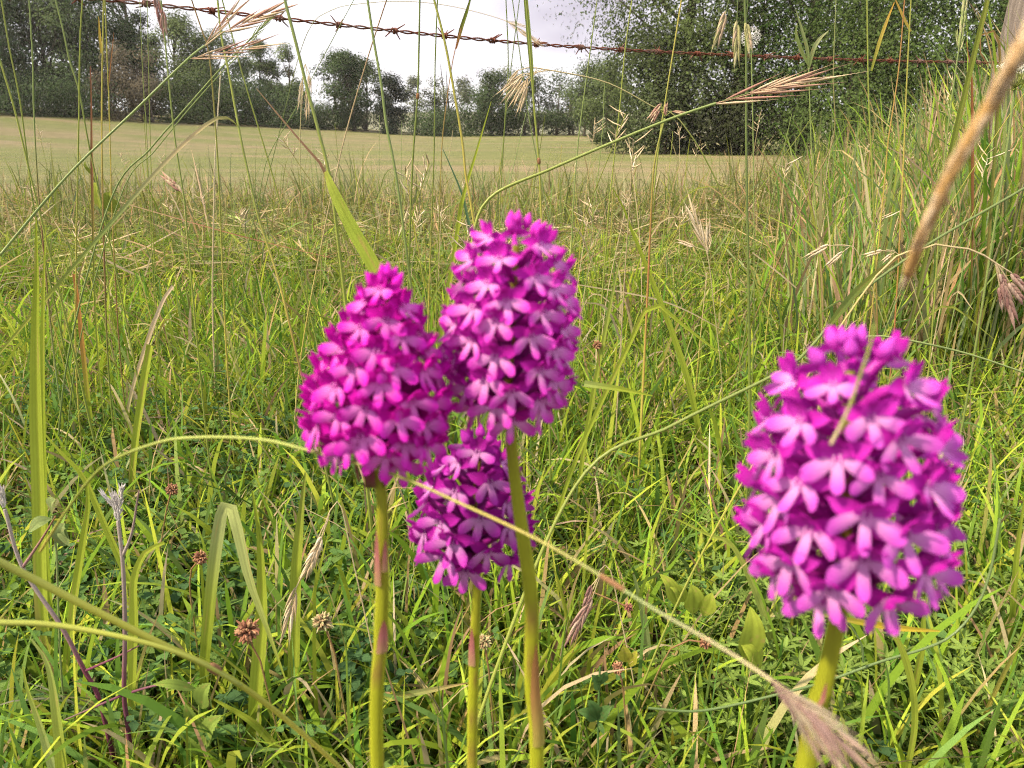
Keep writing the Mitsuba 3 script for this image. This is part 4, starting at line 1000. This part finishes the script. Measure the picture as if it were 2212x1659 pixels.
blade('blade behind the middle orchid stem crossing the gap', [(1010, 1475), (930, 1490), (850, 1505), (800, 1512)], [0.8, 3.5, 5, 4], [(0.5, 0.36, 0.16), (0.30, 0.34, 0.12), BL], 0.42, root=False)
blade('slanting blade below the large orchid at right', [(1590, 1190), (1530, 1155), (1480, 1130), (1455, 1118)], [5, 5, 3.5, 1], [BL, (0.33, 0.40, 0.10), BL], 0.5)
blade('long blade curving down at the lower right', [(1960, 1659), (1975, 1560), (1965, 1460), (1930, 1370), (1870, 1330)], [2.5, 3.6, 4, 4.2, 1], [BG, BL, BL], 0.36)
blade('yellow dying blade lying behind the large orchid stem', [(2030, 1363), (1960, 1358), (1880, 1347), (1780, 1328)], [0.8, 3.2, 3.2, 2], [(0.52, 0.42, 0.06), (0.50, 0.38, 0.04), G2], 0.33, root=False)
blade('blade rising at the bottom right corner', [(1930, 1720), (1985, 1659), (2050, 1610), (2110, 1575)], [7, 7, 5.5, 1], [BL, BL, BG], 0.36)
blade('broad blade right of the right orchid stem', [(1975, 1480), (1990, 1400), (1995, 1330), (2003, 1290)], [5, 5.5, 5, 1], [BG, BL, BL], 0.45)
blade('green blade standing at the far right edge', [(2150, 1500), (2180, 1380), (2195, 1200), (2212, 1080)], [4, 5, 4.5, 1], [BG, BG, BL], 0.5)
blade('yellow green blade at the right edge above the corner', [(2085, 1659), (2120, 1560), (2165, 1460), (2230, 1330)], [3, 3.4, 3.2, 1], [G2, YE, G2], 0.42)
blade('light blade left of the broad oval leaves', [(1400, 1420), (1390, 1330), (1375, 1265), (1368, 1240)], [5, 6, 5, 1.5], [G3, (0.24, 0.32, 0.12), G3], 0.5)
blade('drooping green leaf hanging left of the fence post', [(2060, 300), (2110, 90), (2130, 10), (2138, -40)], [2, 5, 6.5, 5], [G1, G1, G2], 0.9)
blade('brown curled leaf looping left of the fence post', [(2150, 300), (2160, 130), (2150, 72), (2125, 65), (2115, 85), (2118, 115), (2135, 142)], [3, 4, 5, 5, 4.5, 4, 1.5], [BR, (0.30, 0.26, 0.09), G1, (0.30, 0.16, 0.08)], 1.15)
blade('reddish dead leaf standing left of the fence post', [(2100, 320), (2098, 150), (2092, 120), (2087, 90)], [2, 3, 5, 1], [G1, G1, BR, RD, (0.30, 0.12, 0.06)], 1.15)
blade('first dry straw lying across the left grass', [(230, 428), (440, 488), (560, 520), (720, 558)], [1.6, 1.8, 1.6, .8], [ST, (0.42, 0.20, 0.13), (0.40, 0.18, 0.12)], 1.3, root=False)
blade('dry straw lying across the right grass', [(1250, 615), (1390, 640), (1470, 665), (1560, 712)], [1.4, 1.8, 1.8, .8], [ST, (0.55, 0.47, 0.30), ST], 0.95, root=False)
blade('second dry straw lying across the right grass', [(1625, 545), (1680, 588), (1720, 622)], [1.6, 2, 1.6], [ST, (0.55, 0.47, 0.30), ST], 0.95, root=False)


# purple stemmed herb, lower left
def herb(label, pts, Y, r_mm, cols, branches, fluff):
    key = thing('woody_herb', label, 'herb', 'purple stemmed herbs at lower left')
    p = rooted(to_world(pts, Y))
    put('stem', key, shape(tube(spline(p, 50), np.array([1.15, 1.0, 0.9, 0.7]) * r_mm / 1000, cols, 8), 'dry_material'))
    for b_, c_ in branches:
        put('branch', key, shape(tube(spline(to_world(b_, Y, Y * 0.98), 12), [r_mm / 1500, r_mm / 3500], c_, 6), 'dry_material'))
    for (q0, q1, w_) in fluff:
        a, b = on_plane(*q0, Y), on_plane(*q1, Y)
        ps = []
        for i in range(60):
            k = rs.random(); c_ = a + (b - a) * k
            o = rs.standard_normal(3); o /= np.linalg.norm(o)
            d_ = (b - a) / np.linalg.norm(b - a)
            ps.append(tube([c_ + o * w_ * 0.15, c_ + o * w_ * 0.5 + d_ * w_ * 0.9], [w_ * 0.14, w_ * 0.03], np.array([0.62, 0.60, 0.58]) * rs.uniform(.7, 1.1), 4))
        put('woolly_tip', key, shape(join(ps), 'dry_material'))
    return key


PU, GY = (0.13, 0.035, 0.075), (0.34, 0.30, 0.27)
herb('upright purple stem with a white woolly tip at lower left', [(288, 1670), (275, 1560), (268, 1500), (270, 1365), (266, 1230), (255, 1125)], 0.40, 1.5, [PU, PU, (0.16, 0.06, 0.09), (0.24, 0.19, 0.18), GY],
     [([(268, 1500), (210, 1525), (140, 1555)], [PU, (0.2, 0.13, 0.13)]), ([(268, 1500), (340, 1480), (412, 1475)], [PU, (0.2, 0.13, 0.13)]), ([(266, 1200), (285, 1150), (300, 1060)], [GY, (0.2, 0.13, 0.13)])],
     [((256, 1125), (243, 1068), 0.0035), ((256, 1122), (262, 1056), 0.004), ((252, 1100), (222, 1066), 0.003), ((252, 1122), (250, 1075), 0.0035)])
herb('leaning purple stem with a grey woolly tip at the left edge', [(252, 1670), (215, 1513), (183, 1450), (134, 1356), (49, 1226), (10, 1100)], 0.41, 1.5, [PU, PU, (0.17, 0.05, 0.08), (0.30, 0.25, 0.24), GY],
     [([(183, 1450), (250, 1420), (300, 1395)], [PU, (0.2, 0.1, 0.1)]), ([(49, 1226), (90, 1165), (120, 1115)], [(0.25, 0.15, 0.16), BR])],
     [((8, 1095), (2, 1055), 0.004)])


# dry burnet heads on thin stalks
def burnet(label, px, py, r_px, Y, cols, stem_pts):
    key = thing('burnet_head', label, 'seed head', 'dried burnet heads in the grass')
    c = on_plane(px, py, Y)
    R = r_px * np.linalg.norm(on_plane(px + 50, py, Y) - on_plane(px, py, Y)) / 50
    put('stem', key, shape(tube(spline(rooted(to_world(stem_pts, Y)) [: 99] + [c], 14), 0.0006, [G1, BR], 6), 'dry_material'))
    ps = []
    n_ = 80
    for i in range(n_):
        z_ = 1 - 2 * (i + 0.5) / n_; a = i * 2.39996
        o = np.array([math.sqrt(1 - z_ * z_) * math.cos(a), math.sqrt(1 - z_ * z_) * math.sin(a), z_])
        o = o + 0.15 * rs.standard_normal(3); o /= np.linalg.norm(o)
        col = np.asarray(cols[i % len(cols)]) * rs.uniform(0.7, 1.2)
        e_ = rs.uniform(0.85, 1.15); q_ = c + 0.10 * R * rs.standard_normal(3)
        ps.append(tube([c + o * R * 0.3, c + o * R * 0.65 * e_, c + o * R * 0.9 * e_ + 0.3 * (q_ - c), c + o * R * 1.06 * e_ + (q_ - c)], np.array([0.10, 0.17, 0.12, 0.015]) * R, [col * 0.5, col, col * 1.25], 4))
    put('fruits', key, shape(join(ps), 'dry_material'))
    labels[f'{key}__fruits'] = {'kind': 'stuff'}


BH, BT = [(0.30, 0.15, 0.085), (0.22, 0.10, 0.06), (0.36, 0.22, 0.12)], [(0.36, 0.30, 0.15), (0.30, 0.20, 0.11), (0.34, 0.34, 0.16)]
burnet('largest brown dried burnet head, left of the left orchid stem', 535, 1362, 25, 0.40, BH, [(575, 1480), (560, 1420), (545, 1395)])
burnet('tan dried burnet head beside the left orchid stem', 697, 1343, 20, 0.40, BT, [(735, 1480), (720, 1400), (705, 1365)])
burnet('brown dried burnet head above and left of the largest one', 433, 1205, 15, 0.48, BH, [(420, 1350), (410, 1270), (415, 1225)])
burnet('small dried burnet head at the left under the arching stalk', 372, 1057, 13, 0.58, BH, [(350, 1160), (360, 1100), (368, 1070)])
burnet('pale dried burnet head between the small and middle stems', 1046, 1386, 15, 0.40, BT, [(1060, 1500), (1055, 1440), (1048, 1400)])
burnet('dried burnet head near the yellow leaf right of the middle stem', 1335, 1443, 13, 0.40, BH, [(1350, 1540), (1345, 1480), (1338, 1455)])
burnet('dried burnet head under the slanting stalk left of the large orchid', 1524, 1388, 13, 0.42, BH, [(1400, 1500), (1450, 1400), (1500, 1382)])
burnet('reddish burnet head on a sideways stalk left of the oval leaves', 1358, 1312, 9, 0.45, [(0.30, 0.13, 0.10), (0.24, 0.10, 0.08)], [(1240, 1400), (1280, 1280), (1330, 1303)])
burnet('small brown burnet head right of the middle orchid', 1290, 745, 10, 0.75, BH, [(1300, 860), (1296, 800), (1292, 760)])

# dry brome heads low in the grass
stalk('pale dry brome head hanging left of the left orchid stem', [(760, 1200), (735, 1090), (715, 1100), (700, 1140)], 0.42, 0.5, [G1, ST, ST], heads=[([(710, 1120), (690, 1175), (652, 1258)], 3.6), ([(700, 1135), (640, 1270), (612, 1392)], 3.4), ([(712, 1110), (695, 1160), (675, 1220)], 3.2)], hcols=PALEH, name='dry_brome', cat='seed head', group='dry brome heads low in the grass')
stalk('brown dry brome head hanging right of the middle orchid stem', [(1340, 1330), (1318, 1230), (1302, 1225), (1290, 1245)], 0.43, 0.5, [G1, ST, ST], heads=[([(1295, 1240), (1265, 1310), (1222, 1402)], 3.4), ([(1298, 1240), (1280, 1290), (1245, 1362)], 3.4), ([(1300, 1238), (1278, 1265), (1262, 1310)], 3)], hcols=PURP, name='dry_brome', cat='seed head', group='dry brome heads low in the grass')
stalk('tan dry brome head standing in the grass right of the middle orchid', [(1540, 640), (1530, 560), (1520, 525)], 0.95, 0.7, [G1, ST], heads=[([(1528, 545), (1482, 425)], 5.2), ([(1530, 540), (1530, 470)], 3.4), ([(1520, 540), (1500, 533), (1462, 520)], 3.4)], hcols=PALEH, name='dry_brome', cat='seed head', group='dry brome heads low in the grass')
stalk('pinkish dry grass head lying at the edge of the field', [(400, 470), (395, 420), (378, 395)], 1.5, 0.9, [ST, ST], heads=[([(392, 415), (345, 372)], 8), ([(380, 400), (352, 380)], 7)], hcols=HUSK, name='dry_brome', cat='seed head', group='dry brome heads low in the grass')


# broad oval leaves of a low plant and a clover like sprig
def oval(label, leaves, Y, L_mm, col, stem, teeth=0.0):
    key = thing('leafy_plant', label, 'plant', 'low leafy plants')
    st = spline(rooted(to_world(stem, Y)), 16)
    put('stem', key, shape(tube(st, 0.0007, np.asarray(col) * 0.9, 6), 'stem_material'))
    for (x0, y0, x1, y1, wf) in leaves:
        a, b = on_plane(x0, y0, Y), on_plane(x1, y1, Y * 0.985)
        d = b - a
        p = spline([a, (a + b) / 2 + np.array([0, -0.1, 0.18]) * np.linalg.norm(d), b], 30)
        w_ = np.linalg.norm(d) * wf
        put('leaf', key, shape(ribbon(p, np.interp(np.linspace(0, 1, 30), np.linspace(0, 1, 7), [0.12, 0.6, 0.95, 1.0, 0.85, 0.5, 0.04]) * (1 + teeth * (-1.0) ** np.arange(30)) * w_, [np.asarray(col) * 0.9, col, np.asarray(col) * 1.08], face=(rs.uniform(-.3, .3), -0.8, 0.7), fold=0.2), 'leaf_material'))


LV = (0.36, 0.44, 0.06)
oval('low plant with bright oval leaves between the middle stem and the large orchid', [(1498, 1325, 1492, 1262, 0.5), (1520, 1330, 1538, 1280, 0.5), (1465, 1310, 1425, 1240, 0.3), (1480, 1300, 1445, 1265, 0.4)], 0.47, 20, LV, [(1520, 1430), (1505, 1370), (1495, 1320)])
oval('single long oval leaf standing left of the right orchid stem', [(1615, 1430, 1620, 1310, 0.36), (1640, 1450, 1600, 1390, 0.5)], 0.44, 20, LV, [(1612, 1500), (1614, 1450), (1615, 1420)])
oval('dark green clover like sprig at the bottom right of the middle stem', [(1290, 1555, 1246, 1535, 0.4), (1290, 1555, 1322, 1525, 0.42), (1292, 1550, 1268, 1512, 0.38), (1295, 1480, 1312, 1450, 0.42), (1293, 1490, 1278, 1458, 0.4), (1292, 1560, 1305, 1588, 0.4)], 0.36, 20, (0.085, 0.17, 0.05), [(1292, 1640), (1292, 1560), (1296, 1440)])
oval('yellowing leaf on the ground right of the middle stem', [(1350, 1430, 1345, 1395, 0.5), (1360, 1440, 1376, 1405, 0.35)], 0.43, 20, (0.42, 0.42, 0.06), [(1352, 1500), (1352, 1460), (1352, 1440)])
oval('toothed green leaves below the largest burnet head', [(435, 1530, 455, 1475, 0.45), (440, 1610, 478, 1545, 0.42), (425, 1490, 330, 1478, 0.24), (430, 1570, 400, 1520, 0.4), (436, 1640, 405, 1590, 0.4)], 0.39, 20, (0.20, 0.29, 0.06), [(430, 1670), (432, 1580), (430, 1520)], 0.12)
oval('sprig of pale leaves near the left edge below the arching stalk', [(110, 1120, 62, 1150, 0.55), (112, 1110, 120, 1078, 0.6), (135, 1180, 140, 1130, 0.5), (130, 1135, 150, 1180, 0.45)], 0.44, 20, (0.22, 0.29, 0.11), [(125, 1290), (122, 1190), (112, 1115)])
oval('yellow green heart shaped leaves in the far left grass', [(215, 450, 212, 395, 0.7), (245, 460, 235, 415, 0.7), (200, 380, 182, 350, 0.5)], 1.2, 20, (0.24, 0.30, 0.05), [(225, 500), (222, 460), (216, 440)])

# hairy stalk lying at the lower right
key = thing('hairy_stalk', 'grey green hairy stalk branching behind the large orchid stem', 'stalk')
put('stem', key, shape(tube(spline(to_world([(1400, 1530), (1520, 1535), (1700, 1495), (1790, 1470), (1900, 1430), (2000, 1400), (2060, 1370), (2110, 1310), (2140, 1230), (2160, 1120)], 0.37, 0.40), 40), 0.0008, [(0.10, 0.16, 0.05), (0.13, 0.19, 0.07)], 7), 'stem_material'))
put('branch', key, shape(tube(spline(to_world([(1865, 1430), (1860, 1390), (1830, 1340), (1800, 1290)], 0.38), 16), [0.0007, 0.0005], (0.11, 0.17, 0.06), 6), 'stem_material'))

# white seed clock and wild carrot umbel
key = thing('seed_clock', 'fluffy white seed clock beside the oat spikelets', 'seed head')
c = on_plane(1622, 80, 1.0)
p = rooted([on_plane(1628, 400, 1.0), on_plane(1626, 250, 1.0), c])
put('stem', key, shape(tube(spline(p, 20), 0.0008, [G1, G3], 6), 'stem_material'))
ps = []
for i in range(46):
    z_ = 1 - 2 * (i + 0.5) / 46; a = i * 2.39996
    o = np.array([math.sqrt(1 - z_ * z_) * math.cos(a), math.sqrt(1 - z_ * z_) * math.sin(a), z_])
    ps.append(tube([c + o * 0.001, c + o * 0.009], 0.00011, (0.8, 0.8, 0.8), 3, False))
    u = np.cross(o, [0.3, 0.5, 0.8]); u /= np.linalg.norm(u); w_ = np.cross(o, u)
    for k in range(5):
        b = k * 1.2566
        ps.append(tube([c + o * 0.009, c + o * 0.0115 + (u * math.cos(b) + w_ * math.sin(b)) * 0.0038], 0.00009, (0.85, 0.85, 0.85), 3, False))
put('pappus', key, shape(join(ps), 'dry_material'))
labels[f'{key}__pappus'] = {'kind': 'stuff'}

key = thing('wild_carrot', 'green and white wild carrot umbel at the right edge below the post', 'wild carrot')
c = on_plane(2192, 190, 0.75)
put('stem', key, shape(tube(spline(rooted([on_plane(2150, 480, 0.75), on_plane(2175, 320, 0.75), c]), 24), 0.0011, [G1, G3], 7), 'stem_material'))
ra, fl, br = [], [], []
for i in range(26):
    a = i * 2.39996; k = math.sqrt((i + 0.5) / 26)
    e = c + np.array([math.cos(a) * k * 0.016, math.sin(a) * k * 0.016, 0.013 + 0.006 * (k ** 2) * 1.0])
    ra.append(tube(spline([c, (c + e) / 2 + np.array([math.cos(a), math.sin(a), -0.6]) * 0.003 * k, e], 6), 0.0004, G2, 4))
    for j_ in range(12):
        o = rs.standard_normal(3) * np.array([1, 1, 0.5]); o /= np.linalg.norm(o)
        q = e + o * 0.0022
        fl.append(tube([q, q + o * 0.0007 + np.array([0, 0, .0006])], [0.0007, 0.0003], np.array([0.75, 0.78, 0.66]) * rs.uniform(.8, 1.05), 5))
for i in range(11):
    a = i * 0.571
    d = np.array([math.cos(a), math.sin(a), 0])
    br.append(ribbon(spline([c, c + d * 0.010 + [0, 0, -0.002], c + d * 0.018 + [0, 0, 0.008]], 6), [0.0016, 0.0012, 0.0004], [G1, G2], face=(0, 0, 1)))
put('rays', key, shape(join(ra), 'stem_material')); put('florets', key, shape(join(fl), 'dry_material')); put('bracts', key, shape(join(br), 'leaf_material'))
labels[f'{key}__florets'] = {'kind': 'stuff'}; labels[f'{key}__rays'] = {'kind': 'stuff'}; labels[f'{key}__bracts'] = {'kind': 'stuff'}

# many more slender stalks that nothing tells apart
rs2 = np.random.default_rng(99)
for i in range(95):
    y = rs2.uniform(0.75, 2.4); x = rs2.uniform(-0.66, 0.66) * y
    rightness = x / y
    h = rs2.uniform(0.25, 0.46) + (0.12 if rightness > 0.35 else 0) * rs2.random()
    az, le = rs2.random() * 6.28, abs(rs2.normal(0.12, 0.14))
    b = np.array([x, y, float(gz(x, y)) - 0.01])
    d = np.array([math.cos(az), math.sin(az), 0])
    pts = [b, b + d * h * le * 0.3 + [0, 0, h * 0.5], b + d * h * le + [0, 0, h]]
    ci, hp, hl = rs2.integers(0, 5), rs2.random() < 0.45, rs2.random() < 0.6
    cols = [[G1, G2, G2], [G2, YE, ST], [G1, G3, G3], [ST, ST, ST], [G2, G2, YE]][ci]
    where = ('left' if rightness < -0.22 else 'middle' if rightness < 0.22 else 'right') + (' verge near the flowers' if y < 1.15 else ' verge halfway back' if y < 1.8 else ' verge near the wire')
    text = f"{('green', 'straw tinged', 'grey green', 'straw coloured', 'yellow tipped')[ci]} thin stalk{' with tiny panicle' if hp else ''}{' and leaf' if hl and hp else ' with one leaf' if hl else ''}, {where}"
    key = thing('slender_grass_stalk', text, 'grass stalk', 'slender grass stalks: ' + text)
    path = spline(pts, 12)
    put('stem', key, shape(tube(path, [0.0010, 0.0008, 0.0005], cols, 5), 'stem_material'))
    if hp:
        ph = []
        for j_ in range(9):
            c_ = path[-1] * (1 - j_ * 0.035) + path[-4] * (j_ * 0.035)
            o = rs2.standard_normal(3) * np.array([1, 1, 0.4]) * 0.006 + [0, 0, 0.006]
            ph.append(tube([c_, c_ + o, c_ + o * 1.8 + [0, 0, 0.002]], [0.0004, 0.0009, 0.0002], [PALEH[j_ % 3]], 4))
        put('panicle', key, shape(join(ph), 'dry_material'))
    if hl:
        q = path[rs2.integers(3, 7)]; a2 = rs2.random() * 6.28; L = rs2.uniform(0.06, 0.14)
        e = np.array([math.cos(a2), math.sin(a2), 0])
        put('leaf', key, shape(ribbon(spline([q, q + e * L * 0.35 + [0, 0, L * 0.6], q + e * L * 0.9 + [0, 0, L * rs2.uniform(0.2, 0.9)]], 9), [0.002, 0.003, 0.0025, 0.0004], cols, face=(math.sin(a2), -math.cos(a2), 0.4)), 'grass_blade_material'))
